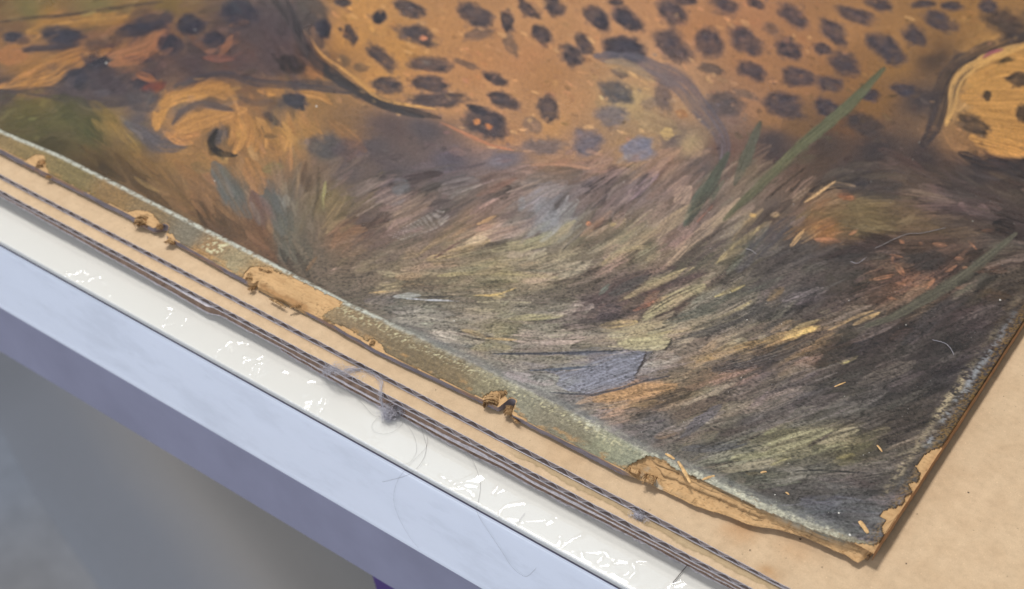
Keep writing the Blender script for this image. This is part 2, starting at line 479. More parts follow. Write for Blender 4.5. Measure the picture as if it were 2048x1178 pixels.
def _c(x0, y0, s, pts): return [(x0 + a / s, y0 + b / s) for a, b in pts]
C3 = lambda p: _c(100, 520, 5.89, p); C4 = lambda p: _c(400, 660, 5.89, p)
C5 = lambda p: _c(600, 760, 5.89, p); C6 = lambda p: _c(850, 900, 5.89, p); C7 = lambda p: _c(1100, 1010, 6.827, p)
C8 = lambda p: _c(1300, 1000, 6.617, p)
CRINKLES = [
 (C3([(190, 180), (280, 185), (360, 150)]), .5), (C3([(410, 150), (450, 185)]), .4), (C3([(440, 290), (470, 235), (540, 215), (610, 220)]), .3),
 (C3([(320, 255), (385, 265)]), .35), (C3([(620, 270), (660, 310)]), .3), (C3([(735, 350), (740, 370)]), .4), (C3([(690, 430), (715, 440)]), .5),
 (C3([(1262, 490), (1268, 494)]), .45), (C3([(1400, 575), (1440, 595)]), .7), (C3([(1415, 630), (1385, 700)]), .5), (C3([(1330, 780), (1450, 760)]), .35),
 (C3([(1605, 700), (1565, 790)]), .35), (C3([(1466, 716), (1470, 720)]), .4),
 (C4([(300, 205), (330, 160), (370, 145), (372, 260)]), .35), (C4([(210, 330), (200, 260), (240, 230)]), .15), (C4([(450, 155), (520, 160), (555, 185)]), .6),
 (C4([(520, 335), (600, 345), (690, 350)]), .55), (C4([(515, 378), (600, 360), (740, 340)]), .35), (C4([(800, 368), (805, 370)]), .45),
 (C4([(600, 550), (610, 470), (660, 420), (735, 395), (735, 430), (670, 530)]), .25), (C4([(650, 570), (750, 490)]), .15), (C4([(680, 560), (760, 535), (840, 495)]), .3),
 (C4([(975, 515), (1000, 495), (1045, 525)]), .55), (C4([(1275, 628), (1325, 605), (1360, 630)]), .75), (C4([(1200, 790), (1250, 785), (1300, 750)]), .35),
 (C4([(1235, 860), (1340, 840), (1270, 950), (1235, 860)]), .3), (C4([(1410, 870), (1440, 810)]), .65), (C4([(1485, 820), (1465, 900), (1410, 990)]), .3),
 (C4([(360, 500), (395, 530)]), .6),
 (C5([(870, 740), (874, 744)]), .3), (C5([(890, 688), (893, 690)]), .35), (C5([(1480, 1000), (1500, 1008)]), .35),
 (C6([(190, 310), (240, 350), (290, 330)]), .45), (C6([(280, 370), (320, 375)]), .6), (C6([(350, 420), (450, 380), (560, 330), (640, 300), (715, 300)]), .9),
 (C6([(370, 430), (470, 410), (600, 380), (650, 340)]), 1.6), (C6([(400, 440), (500, 460), (575, 555)]), .6), (C6([(480, 430), (600, 440)]), .9),
 (C6([(790, 545), (860, 515), (925, 478)]), .55), (C6([(800, 530), (815, 490), (860, 440)]), .5), (C6([(870, 780), (900, 710), (960, 660), (1060, 640), (1180, 632)]), .3),
 (C6([(980, 815), (1100, 835), (1200, 855), (1330, 850), (1470, 835), (1550, 800)]), .45), (C6([(1440, 885), (1490, 850)]), .75), (C6([(1140, 860), (1160, 885)]), .4),
 (C6([(1560, 1050), (1590, 1010), (1600, 1050)]), .25), (C6([(1570, 1150), (1580, 1080), (1600, 1090)]), .2),
 (C7([(150, 600), (220, 540), (300, 480), (440, 430)]), .35), (C7([(100, 610), (105, 520), (150, 480)]), .2),
 (C7([(300, 650), (380, 640), (460, 655), (600, 658), (740, 652)]), .4), (C7([(420, 660), (450, 740), (500, 790), (545, 830)]), .5), (C7([(770, 660), (810, 730), (865, 795)]), .25),
 (C7([(720, 700), (680, 760), (640, 815)]), .3), (C7([(640, 850), (720, 850), (800, 820), (870, 795)]), .4), (C7([(870, 800), (1000, 808), (1110, 800), (1220, 780), (1330, 795)]), .55),
 (C7([(1120, 810), (1160, 870), (1150, 920), (1050, 960), (950, 980)]), .4), (C7([(790, 960), (840, 935), (880, 1000), (960, 1040), (1060, 1030), (1165, 935)]), .6),
 (C7([(860, 960), (930, 1010), (1030, 1060)]), .9), (C7([(770, 1000), (785, 965)]), .25), (C7([(550, 335), (560, 345)]), .4), (C7([(880, 740), (865, 770)]), .3),
 (C7([(1600, 1140), (1700, 1090), (1800, 1050)]), .6), (C7([(1700, 1130), (1860, 1090)]), .6), (C7([(1855, 1025), (1885, 1045)]), .45),
]
build_film()

# ------------------------------------------------------------------ corrugated cardboard sheets
XL, XR = -640.0, 60.0
def edge_y(x, base, amp, seed):
    return base + amp * (fbm(np.asarray(x) * 0.03, np.asarray(x) * 0 + seed, 4, seed) - 0.5) + amp * 0.35 * (vnoise(np.asarray(x) * 0.9, np.asarray(x) * 0, seed + 2) - 0.5)

def card(label, z_top, y_front, thick, seed, amp, crush=lambda x: 0 * x, tint=None, sag=None):
    """corrugated sheet with its flutes running away from the front edge: liners and the wavy sheet between"""
    root = empty("cardboard_sheet", label, "cardboard")
    lt = 0.26
    xs = np.arange(XL, XR + 0.1, 1.0 if tint is None else 0.6)
    ye = edge_y(xs, y_front, amp, seed)
    cr = crush(xs)
    zt = z_top - cr * 0.35 + (0 if sag is None else sag(xs))
    ds = np.array([0, .15, .35, .6, 1, 1.5, 2, 2.6, 3.3, 4, 5, 6, 8, 11, 15, 20, 28, 40, 60, 90, 140, 200, 300, 480]) if tint is None else \
         np.concatenate([np.arange(0, 7.6, 0.3), [9, 11, 14, 18, 25, 40, 70, 120, 200, 300, 480]])
    X = np.tile(xs, (len(ds), 1)); Y = ye[None, :] + ds[:, None]
    k = np.exp(-ds / 6.0)[:, None]
    Z = z_top + (zt - z_top)[None, :] * k + 0.035 * np.sin(2 * math.pi * X / 6.35) * (Y > y_front + 0.4) + 0.09 * (fbm(X * 0.2, Y * 0.2, 3, seed) - 0.5)
    C = np.ones(X.shape + (3,))
    if tint is not None: C, dz = tint(X, Y, ds); Z = Z + dz
    else:
        C *= (1 - 0.05 * k[..., None]); C *= (1 + 0.012 * np.sin(2 * math.pi * X / 6.35) + 0.07 * (fbm(X * 0.012, Y * 0.014, 3, 19) - .5))[..., None]
        for sx, sy, sr, sc in STAINS.get(seed, []):
            p = hit(sx, sy, z_top); w = np.exp(-(((X - p[0]) ** 2 + ((Y - p[1]) * 1.2) ** 2) / sr ** 2)) * (0.5 + fbm(X * 0.5, Y * 0.5, 3, 77))
            C = C * (1 - w[..., None] * (1 - np.array(sc)))
    nx = len(xs); ny = len(ds)
    V = np.stack([X, Y, Z], -1).reshape(-1, 3)
    # front lip of the liner: its cut thickness
    mesh_obj("top_liner", V, grid_faces(nx, ny), M_KRAFT, root, cols=C.reshape(-1, 3))
    fr = np.vstack([np.stack([xs, ye - 0.02, Z[0] + 0.01], 1), np.stack([xs, ye - 0.06 - 0.08 * vnoise(xs * 1.3, xs * 0, seed), Z[0] - lt * 0.5], 1), np.stack([xs, ye, Z[0] - lt], 1), np.stack([xs, ye + .2, Z[0] - lt], 1)])
    mesh_obj("liner_edge", fr, grid_faces(nx, 4), M_EDGE, root)
    mesh_obj("liner_underside", np.vstack([np.stack([xs, ye + .2, Z[0] - lt], 1), np.stack([xs, ye + 58, np.full(nx, z_top - lt)], 1)]), grid_faces(nx, 2), M_FLUTE, root)
    # bottom liner
    zb = z_top - thick
    yb = edge_y(xs, y_front - 0.15, amp * 0.8, seed + 5)
    mesh_obj("liner_inside", np.vstack([np.stack([xs, yb + 60, np.full(nx, zb + lt)], 1), np.stack([xs, yb + 0.22, zb + lt + cr * 0.05], 1)]), grid_faces(nx, 2), M_FLUTE, root)
    V = np.vstack([np.stack([xs, yb + 0.22, zb + lt + cr * 0.05], 1), np.stack([xs, yb, zb + lt + cr * 0.05], 1), np.stack([xs, yb - 0.08, np.full(nx, zb + lt * .5)], 1), np.stack([xs, yb, np.full(nx, zb + 0.03)], 1), np.stack([xs, yb + 60, np.full(nx, zb + 0.03)], 1)])
    mesh_obj("bottom_liner", V, grid_faces(nx, 5), M_EDGE, root)
    # flutes: skewed wave, with thickness
    per = 6.35; sub = 14
    n = int((XR - XL) / per * sub)
    u = np.arange(n) / sub
    ph = u + 0.16 * (vnoise(u * 0.4, u * 0, seed + 9) - 0.5)
    sk = 0.09
    fx = XL + per * u + sk * per * 0.5 * np.sin(2 * math.pi * ph) * 0.9 + per * 0.10 * (vnoise(u * 0.7, u * 0, seed + 4) - .5)
    w = np.sin(2 * math.pi * ph); w = np.sign(w) * np.abs(w) ** 0.8
    crf = crush(fx)
    amp_z = (thick - 2 * lt - 0.2) / 2
    zc = z_top - thick / 2
    fz = zc + amp_z * w * (1 - 0.25 * crf) * (0.86 + 0.2 * vnoise(u * 0.9, u * 0, seed + 30)) - crf * 0.17 + 0.12 * (vnoise(u * 3.1, u * 0, seed + 31) - .5)
    fy = edge_y(fx, y_front + 0.12, amp * 1.3, seed + 13)
    T = np.gradient(np.stack([fx, fz], 1), axis=0); T /= np.linalg.norm(T, axis=1)[:, None]
    nxv, nzv = -T[:, 1], T[:, 0]; h = 0.075
    A0 = np.stack([fx + nxv * h, fy, fz + nzv * h], 1); B0 = np.stack([fx - nxv * h, fy, fz - nzv * h], 1)
    back = np.array([0, 55.0, 0])
    near_ = np.array([0, 0.16, 0])
    mesh_obj("fluted_layer", np.vstack([A0 + back, A0 + near_, B0 + near_, B0 + back]), grid_faces(n, 4), M_FLUTE, root)
    mesh_obj("flute_edge", np.vstack([A0 + near_, A0, B0, B0 + near_]), grid_faces(n, 4), M_FEDGE, root)
    # the sheet's far, hidden body closes it from behind
    v, f = boxes_mesh([(XL, XR, y_front + 61, y_front + 480, zb + 0.05, z_top - 0.3)])
    mesh_obj("sheet_body", v, f, M_FLUTE, root, False)
    return root

STAINS = {3: [(1478, 1062, 5, (.86, .72, .6)), (1590, 1098, 6, (.93, .86, .8)), (1535, 1145, 3, (.80, .66, .52)), (1900, 1000, 12, (.98, .96, .95)), (1130, 905, 8, (.96, .92, .88))]}
def crush1(x):
    return sstep(-112, -80, x) * 1.3 + 0.9 * np.exp(-((x + 60 + 10) / 9.0) ** 2) + 0.5 * (vnoise(x * 0.05, x * 0, 50) > 0.8)
card("topmost sheet of tan corrugated cardboard lying directly under the painting", 0.0, 236.9, 2.35, 3, 0.5, crush1)

# part of the second sheet's upper paper is lost; tint also paints soft shadow
def peel_shade(X, Y, ds):
    yb = 234.6 + 1.3 * (fbm(X * 0.10, X * 0, 4, 60) - 0.5) * 2 + 0.8 * (vnoise(X * 0.6, X * 0, 61) - 0.5) + 0.5 * (vnoise(X * 1.7, Y * 0.6, 62) - .5)
    on = sstep(-172, -160, X)
    m = sstep(-0.15, 0.15, Y - yb) * on
    lip = np.exp(-((Y - yb) / 0.35) ** 2) * on
    base = np.array([1.0, 1.0, 1.0])
    gone = np.array([0.80, 0.82, 0.78])
    C = base * (1 - m[..., None]) + gone * m[..., None]
    C = C * (1 - 0.18 * (lip * (vnoise(X * 2.0, Y * 2.0, 8) > .4))[..., None])
    rough = (fbm(X * 1.2, Y * 1.2, 3, 64) - 0.5) * 0.16 * m
    return C, -0.16 * m + 0.14 * lip + rough
def crush2(x):
    return 0.55 * sstep(-125, -90, x) + 0.25 * (vnoise(x * 0.11, x * 0, 55) > 0.7)
card("second cardboard sheet down, its top paper peeled in a ragged strip with painted soft shade", -2.4, 232.45, 2.35, 9, 0.45, crush2, peel_shade)

def wall_card(label, z_top, thick, yfun, seed, ragged):
    """corrugated sheet cut along its flutes: the front shows a hollow brown flute wall between two paper lines"""
    root = empty("cardboard_sheet", label, "cardboard")
    xs = np.arange(XL, XR, 0.7); nx = len(xs)
    y = yfun(xs) + 0.35 * (fbm(xs * 0.12, xs * 0, 4, seed) - 0.5)
    rg = ragged * (fbm(xs * 0.5, xs * 0, 4, seed + 3) - 0.5)
    def strip(name, rows, mat): mesh_obj(name, np.vstack([np.stack([xs, a, b], 1) for a, b in rows]), grid_faces(nx, len(rows)), mat, root)
    one = np.ones(nx)
    zw = z_top + 0.12 * (fbm(xs * 0.05, xs * 0, 3, seed + 1) - 0.5)
    zb = z_top - thick + 0.02
    strip("top_liner", [(y + 480, one * z_top - .02), (y + 0.1, zw - .02), (y, zw - 0.14), (y + 0.2, zw - 0.28), (y + 40, zw - 0.28)], M_EDGE)
    rows = []
    for k in range(9):
        t = k / 8
        d = 0.9 * math.sin(math.pi * min(1, t * 1.05)) ** 0.7
        rows.append((y + 0.25 + d + 0.25 * (vnoise(xs * 1.1, one * t * 3, seed + 7) - 0.5), (zw - 0.28) * (1 - t) + (zb + 0.22) * t))
    strip("flute_wall", rows, M_BAND)
    strip("bottom_liner", [(y + 40, one * (zb + .22)), (y + 0.1 + rg, one * (zb + .22)), (y - 0.08 + rg * 1.4, one * (zb + .12)), (y + 0.1 + rg, one * zb), (y + 480, one * zb)], M_EDGE)
    # loose paper fibres along the torn lower edge
    paths = []
    for _ in range(int(330 * ragged)):
        x = random.uniform(-420, -40); i = int((x - XL) / 0.7)
        a = np.array([x, y[i] + rg[i], zb + 0.15]); d = np.array([random.uniform(-1.2, 1.2), random.uniform(-0.9, -0.1), random.uniform(-0.3, 0.25)])
        paths.append((smooth_path([a, a + d * 0.5 + np.array([0, 0, .12]), a + d], 5), 0.035))
    if paths:
        o = tubes("paper_fibre", paths, M_LINT, root, 3); o["kind"] = "stuff"
    return root

def poly_fun(pts, z):
    P = np.array([hit(x, y, z)[:2] for x, y in pts]); P = P[np.argsort(P[:, 0])]
    return lambda x: np.interp(x, P[:, 0], P[:, 1])
_low3 = poly_fun([(0, 392), (20, 404), (250, 533), (416, 627), (440, 632), (500, 665), (562, 697), (631, 735), (750, 800), (809, 830), (893, 874), (950, 901), (1009, 932), (1069, 966), (1164, 1014), (1283, 1077), (1376, 1128), (1466, 1176)], -8.2)
_low4 = poly_fun([(0, 380), (250, 505), (500, 640), (545, 672), (562, 702), (631, 743), (702, 783), (750, 809), (809, 838), (893, 885), (950, 914), (1009, 943), (1069, 977), (1164, 1025), (1200, 1043), (1283, 1085), (1376, 1135), (1466, 1183)], -10.1)
wall_card("third cardboard sheet down, brown flute wall showing along its cut edge", -4.8, 3.35, lambda x: np.minimum(_low3(x), 233.7), 15, 0.35)
wall_card("lowest cardboard sheet with ragged torn edge lying on the white table", -8.18, 1.95, lambda x: np.minimum(_low4(x) , 239.5), 25, 1.0)
# ------------------------------------------------------------------ the painting
ZB = 4.6
painting = empty("painting", "old oil painting of leopard fur and grass on a worn board with torn lower edge", "painting")

_r = [(0, 262), (119, 311), (250, 377), (500, 504), (690, 604), (904, 704), (1116, 806), (1302, 907), (1400, 948), (1523, 1007), (1650, 1060), (1743, 1088)]
_rp = np.array([hit(x, y, ZB + 0.3)[:2] for x, y in _r])
def ridge_y(x): return np.interp(x, _rp[:, 0], _rp[:, 1], left=251.5)
def lift(x, y): return 1.3 * np.exp(-np.clip(x + 128, -999, 0) ** 2 / 700.0) * np.exp(-((y - 250) / 45.0) ** 2) * sstep(-165, -75, x)
_cb = [(-520, 244.6), (-405, 244.8), (-340, 245.1), (-283, 243.3), (-247, 243.4), (-224, 242.3), (-183, 243.9), (-141, 244.2), (-133, 243.8), (-131, 244.2), (-123.8, 245.4), (-121.3, 245.0), (-109.5, 245.6), (-100.8, 247.2), (-94, 248.0), (-88.3, 250.4), (-78.5, 253.0), (-72, 253.8), (-63, 253.4), (-60.5, 260.0)]
_cb = np.array(_cb)
def core_y(x):
    """front outline of the board"""
    y = np.interp(x, _cb[:, 0], _cb[:, 1]) + 0.35 * (fbm(np.asarray(x) * 0.25, np.asarray(x) * 0, 4, 70) - 0.5) * (1 + 2 * (np.asarray(x) > -135))
    for nx_, d, w in NOTCH: y = y + d * np.exp(-((np.asarray(x) - nx_) / w) ** 4)
    return y
def _nx(px, py): return hit(px, py, 3)[0]
NOTCH = [(_nx(1008, 822), 4.6, 1.9), (_nx(322, 462), 3.6, 2.4), (_nx(512, 566), 1.6, 0.5)]
def zface(x, y):
    yr = ridge_y(x); d = np.clip(yr - 0.6 - y, 0, 30)
    z = ZB + lift(x, y) - 0.021 * d * d
    return z + 0.35 * np.exp(-((y - yr) / 0.9) ** 2) * (0.4 + 0.9 * fbm(x * 0.6, y * 0.8, 3, 41)) * (x < -66)

# the raster of the picture: one colour per vertex of the paint layer
ST = 0.42
XA, YA = -520.0, 240.0
NX, NY = int(460 / ST) + 3, int(380 / ST)
gx = XA + np.arange(NX) * ST; gy = YA + np.arange(NY) * ST
GX, GY = np.meshgrid(gx, gy); GX = GX.astype(np.float32); GY = GY.astype(np.float32)
PX, PY = to_px(GX, GY, ZB)          # where each point of the picture was measured in the photograph
PX = PX.astype(np.float32); PY = PY.astype(np.float32)

BASE = """60 20 112 98 60;200 20 115 100 62;330 10 120 95 55;30 60 115 85 60;90 40 150 105 55;230 40 150 105 55;130 70 80 66 66;270 55 82 68 68;40 110 150 103 60;100 140 150 105 60;
70 165 152 104 52;160 100 130 92 62;250 100 150 105 65;310 55 148 102 60;200 120 98 82 74;150 150 78 70 68;300 160 88 71 70;250 190 84 73 72;400 90 108 87 71;480 40 94 79 74;560 60 97 81 79;540 110 98 79 72;
470 110 128 90 61;400 150 90 74 71;560 140 93 77 73;620 130 118 82 54;580 40 90 79 77;0 180 83 71 70;150 180 88 74 72;50 220 98 87 50;120 230 95 87 52;180 260 84 82 50;100 290 80 70 44;60 250 90 82 50;230 250 132 103 56;
200 330 90 70 42;300 350 106 78 45;270 300 116 90 50;330 330 126 96 57;330 230 162 113 57;320 200 163 116 61;420 170 158 110 58;380 185 158 113 61;400 240 158 111 61;370 260 162 113 65;300 280 94 85 85;280 240 93 83 83;
350 225 98 87 84;420 215 105 82 66;470 230 162 111 61;480 260 158 109 61;500 180 120 87 62;550 185 157 109 58;560 200 80 73 71;620 190 140 101 57;590 240 156 113 65;620 230 138 100 61;560 280 152 109 61;440 270 78 68 58;
520 262 122 87 54;600 270 148 107 61;680 250 128 94 62;350 320 138 100 57;420 330 138 100 58;500 330 138 104 66;470 390 98 94 84;560 400 101 94 86;520 400 142 95 54;380 400 128 90 53;450 460 102 76 54;520 480 124 86 58;
590 450 110 98 80;600 500 99 93 79;570 510 93 76 61;420 420 110 80 51;640 370 110 87 68;650 400 118 100 64;690 340 95 83 83;750 300 92 81 81;650 300 102 91 80;700 280 122 90 66;780 260 96 78 74;850 260 90 79 80;
900 330 94 86 93;800 350 92 83 86;1000 320 105 98 104;1000 390 101 88 86;900 420 101 88 86;720 450 99 82 77;690 470 122 92 67;850 470 105 89 81;760 520 112 96 79;950 440 127 100 74;900 490 128 110 84;1000 370 122 91 74;
1090 400 107 104 108;1090 440 111 107 110;1180 360 96 87 92;1250 370 102 95 104;1200 400 108 88 81;1150 480 120 108 86;1250 470 132 117 92;800 560 124 108 82;900 560 124 108 83;1000 550 128 115 86;1100 550 121 108 86;
700 590 105 92 78;800 600 105 100 92;900 620 110 104 95;1050 640 118 108 92;850 680 112 108 100;1000 700 118 112 100;1100 630 115 106 95;1200 620 94 80 79;1280 680 138 124 89;1150 700 121 112 95;1000 660 127 117 89;
950 740 114 108 100;1050 760 112 106 102;1200 740 110 107 116;1270 730 111 111 122;1350 720 114 100 88;1250 790 146 111 71;1350 770 124 100 74;1450 750 127 100 73;1600 680 146 113 67;1150 830 102 98 98;1300 850 98 93 92;
1400 820 101 87 72;1450 800 124 111 90;1500 840 90 82 79;1600 800 83 77 79;1500 760 82 76 78;1700 700 76 70 72;1600 600 77 70 71;1750 800 81 75 71;1900 760 77 69 68;1850 700 79 70 69;1950 650 79 67 65;1800 860 81 71 65;
1700 900 99 91 66;1620 880 118 110 85;1550 900 113 104 76;1450 900 92 90 79;1600 950 83 79 73;1750 950 83 74 70;1650 1020 91 91 96;1750 1020 86 84 84;1700 1060 90 89 89;1560 1000 87 83 78;1450 980 99 92 80;1400 330 98 86 83;
1350 280 110 93 88;1450 300 110 82 72;1550 290 83 71 70;1650 290 86 70 63;1700 250 110 77 54;1750 200 128 90 54;1600 250 119 86 58;1750 300 77 67 66;1850 320 82 69 66;1900 400 79 67 66;1700 370 77 70 75;1850 200 79 68 67;
1870 120 92 71 58;1950 350 79 68 67;2000 450 80 68 65;2040 330 77 67 66;1650 440 136 91 49;1750 430 116 92 63;1700 420 113 94 60;1850 440 105 82 60;1850 520 96 74 62;1750 500 87 71 68;1800 560 116 77 53;1950 540 82 74 65;
1780 590 92 75 64;1700 540 84 75 68;1600 520 84 77 76;1560 450 96 83 79;1500 450 109 92 83;1450 430 117 100 86;1400 450 101 84 79;1350 480 119 98 86;1300 500 129 111 88;1420 500 96 84 74;1480 500 104 97 79;1550 550 89 80 79;
1450 560 91 82 74;1400 570 123 109 86;1350 560 91 80 74;1250 590 104 83 77;1350 620 100 75 68;1380 630 119 109 90;1450 620 87 85 78;1550 640 86 81 74;700 80 172 121 64;720 20 170 119 66;800 100 167 117 64;760 160 169 118 64;
900 60 163 114 71;850 150 165 114 69;950 130 163 112 71;1000 180 166 117 76;1050 120 163 112 73;1100 160 158 110 70;900 200 167 118 75;1000 270 163 114 73;1150 200 163 117 78;1100 250 165 118 74;1150 290 150 112 82;
1080 20 165 117 76;1200 60 165 117 78;1300 30 163 115 78;1400 60 158 108 71;1300 130 166 121 85;1250 200 158 129 90;1350 160 163 119 85;1300 260 149 117 85;1380 210 158 119 85;1380 290 148 123 90;1500 30 158 108 73;1500 130 153 105 69;
1600 80 153 105 69;1700 50 153 107 67;1800 60 148 105 64;1900 30 143 101 58;1600 160 148 102 66;1700 140 138 95 57;1500 200 148 105 75;1550 230 143 101 66;1450 230 125 98 85;1250 300 148 114 80;1200 330 135 105 85;1100 320 138 105 80;
1330 320 134 105 85;1800 130 138 98 57;1850 80 130 93 58;1950 150 174 128 70;2000 130 170 122 66;1920 220 161 120 75;1990 220 165 116 63;2030 280 160 109 58;1920 270 138 100 66;2100 200 165 115 62;2100 420 78 66 64;1300 -60 160 112 74;700 -60 165 115 66;200 -60 112 98 62;1900 -60 140 100 60;-150 150 140 100 60;-150 -40 112 98 62"""
LIPC = """0 285 124 104 70;60 310 122 104 68;150 345 112 98 64;230 385 124 98 63;300 420 118 98 69;380 460 112 104 88;420 490 134 107 75;460 525 142 128 98;520 560 150 120 80;640 620 130 110 80;700 650 120 102 76;800 700 115 99 73;900 750 120 103 75;980 775 132 122 95;1040 800 138 133 112;1100 830 127 119 98;1160 860 122 114 92;1210 890 140 138 112;1270 910 138 138 116;1400 970 150 148 132;1560 1030 152 148 132;1700 1085 140 132 112"""
def parse(s): return np.array([[float(v) for v in r.split()] for r in s.replace("\n", "").split(";") if r.strip()])

KS = 6
def idw(pts, X, Y, pw=3.2):
    P = pts[:, :2].copy(); C = lin(pts[:, 2:5])
    w = 1.0 / (((X[..., None] - P[:, 0]) ** 2 + ((Y[..., None] - P[:, 1]) * 1.25) ** 2) + 120.0) ** (pw / 2)
    return (w @ C) / w.sum(-1, keepdims=True)
def upsample(A):
    yy = np.arange(NY) / KS; xx = np.arange(NX) / KS
    y0 = np.clip(yy.astype(int), 0, A.shape[0] - 2); x0 = np.clip(xx.astype(int), 0, A.shape[1] - 2)
    fy = (yy - y0)[:, None, None]; fx = (xx - x0)[None, :, None]
    a = A[y0][:, x0]; b = A[y0][:, x0 + 1]; c = A[y0 + 1][:, x0]; d = A[y0 + 1][:, x0 + 1]
    return ((a * (1 - fx) + b * fx) * (1 - fy) + (c * (1 - fx) + d * fx) * fy).astype(np.float32)
_cx = np.append(gx[::KS], [gx[::KS][-1] + ST * KS, gx[::KS][-1] + 2 * ST * KS]); _cy = np.append(gy[::KS], [gy[::KS][-1] + ST * KS, gy[::KS][-1] + 2 * ST * KS])
CX, CY = np.meshgrid(_cx, _cy)
cpx, cpy = to_px(CX, CY, ZB)
wx = 26 * (fbm(CX * 0.09, CY * 0.09, 3, 1) - 0.5); wy = 26 * (fbm(CX * 0.09, CY * 0.09, 3, 2) - 0.5)
base = parse(BASE)
IMG = upsample(idw(base, cpx + wx, cpy + wy))
LIPI = upsample(idw(parse(LIPC), cpx + wx * 0.5, cpy + wy * 0.5))
HGT = np.zeros((NY, NX), np.float32)

FLOW = """100 50 -15;100 120 -25;250 100 -30;400 100 -20;550 60 60;330 220 -60;450 180 -20;480 250 70;580 240 75;400 260 -20;100 230 -20;200 280 40;300 350 35;420 350 60;480 400 60;560 450 70;620 400 -75;520 500 50;750 80 35;850 150 15;1000 100 30;1000 250 25;1200 100 40;1400 100 40;1600 100 35;1750 150 30;1300 220 30;1500 200 30;1700 230 20;1950 180 -50;1980 250 30;800 300 10;900 340 -5;700 350 -30;720 450 -30;850 430 -32;950 420 -35;1000 350 -20;1100 330 0;1100 430 -50;1200 430 -42;1300 400 -42;1400 380 -45;1500 400 -42;1600 380 -38;1350 500 -38;1200 520 -30;1000 500 -10;850 550 -3;1000 600 0;1150 600 -10;1300 600 -28;1450 580 -30;1600 560 -25;1000 700 5;1200 700 2;1350 720 -12;1500 700 -20;1700 650 -22;1800 620 -28;1900 560 -32;1250 780 -10;1400 800 -22;1550 800 -25;1700 780 -20;1850 800 -25;1300 880 -18;1500 880 -22;1650 880 -18;1800 900 -20;1500 970 -3;1650 1000 0;1700 1050 5;900 680 12;1000 760 15;1750 450 10;1850 450 -5;1700 350 -15;1850 330 30;2000 400 20"""
flow = np.array([[float(v) for v in r.split()] for r in FLOW.split(";")])
def flow_at(x, y):
    w = 1.0 / ((flow[:, 0] - x) ** 2 + (flow[:, 1] - y) ** 2 + 400.0) ** 1.5
    a = np.radians(flow[:, 2] * 2)
    return 0.5 * math.atan2((w * np.sin(a)).sum(), (w * np.cos(a)).sum())

def region(x0, y0, x1, y1):
    c = np.array([hit(x, y, ZB)[:2] for x, y in ((x0, y0), (x1, y0), (x1, y1), (x0, y1))])
    i0 = max(0, int((c[:, 0].min() - XA) / ST)); i1 = min(NX, int((c[:, 0].max() - XA) / ST) + 2)
    j0 = max(0, int((c[:, 1].min() - YA) / ST)); j1 = min(NY, int((c[:, 1].max() - YA) / ST) + 2)
    if i1 <= i0 or j1 <= j0: return None
    return slice(j0, j1), slice(i0, i1)

_sid = [0]
def stroke(pts, w, col, alpha=0.8, bristle=0.5, soft=0.5, hgt=0.05, taper=True, raw=False):
    """a brush stroke; w full width"""
    _sid[0] += 1; sd = _sid[0] % 97
    P = np.asarray(pts, float)
    r = region(P[:, 0].min() - w, P[:, 1].min() - w, P[:, 0].max() + w, P[:, 1].max() + w)
    if r is None: return
    X = PX[r]; Y = PY[r]
    best = np.full(X.shape, 1e9, np.float32); side = np.zeros_like(best); along = np.zeros_like(best)
    acc = 0.0
    for i in range(len(P) - 1):
        ab = P[i + 1] - P[i]; L = math.hypot(*ab) + 1e-6
        t = ((X - P[i, 0]) * ab[0] + (Y - P[i, 1]) * ab[1]) / (L * L)
        tc = np.clip(t, 0, 1)
        dx = X - P[i, 0] - tc * ab[0]; dy = Y - P[i, 1] - tc * ab[1]
        d = np.hypot(dx, dy); m = d < best
        best = np.where(m, d, best)
        side = np.where(m, np.sign(ab[0] * dy - ab[1] * dx) * d, side)
        along = np.where(m, acc + tc * L, along)
        acc += L
    u = along / acc
    hw = w * 0.62 * (np.sqrt(np.clip(np.sin(math.pi * np.clip(u * 0.94 + 0.03, 0, 1)), 0.02, 1)) if taper else 1.0)
    hw = hw * (0.8 + 0.4 * vnoise(along * 0.05, side * 0.03, sd))
    q = best / np.maximum(hw, 0.4)
    m = 1 - sstep(1 - soft * 0.7, 1.08, q)
    br = vnoise(side * 0.42 + sd, along * 0.014, sd)
    br2 = vnoise(side * 0.8, along * 0.03, sd + 3)
    b = 0.6 * br + 0.4 * br2
    a = m * alpha * np.clip(1 - bristle + bristle * sstep(0.25, 0.65, b) * 1.25, 0, 1)
    c = np.asarray(col, np.float32) if raw else lin(col).astype(np.float32)
    IMG[r] = IMG[r] * (1 - a[..., None]) + c * (0.76 + 0.48 * b)[..., None] * a[..., None]
    HGT[r] += m * (b - 0.4) * hgt * 1.6

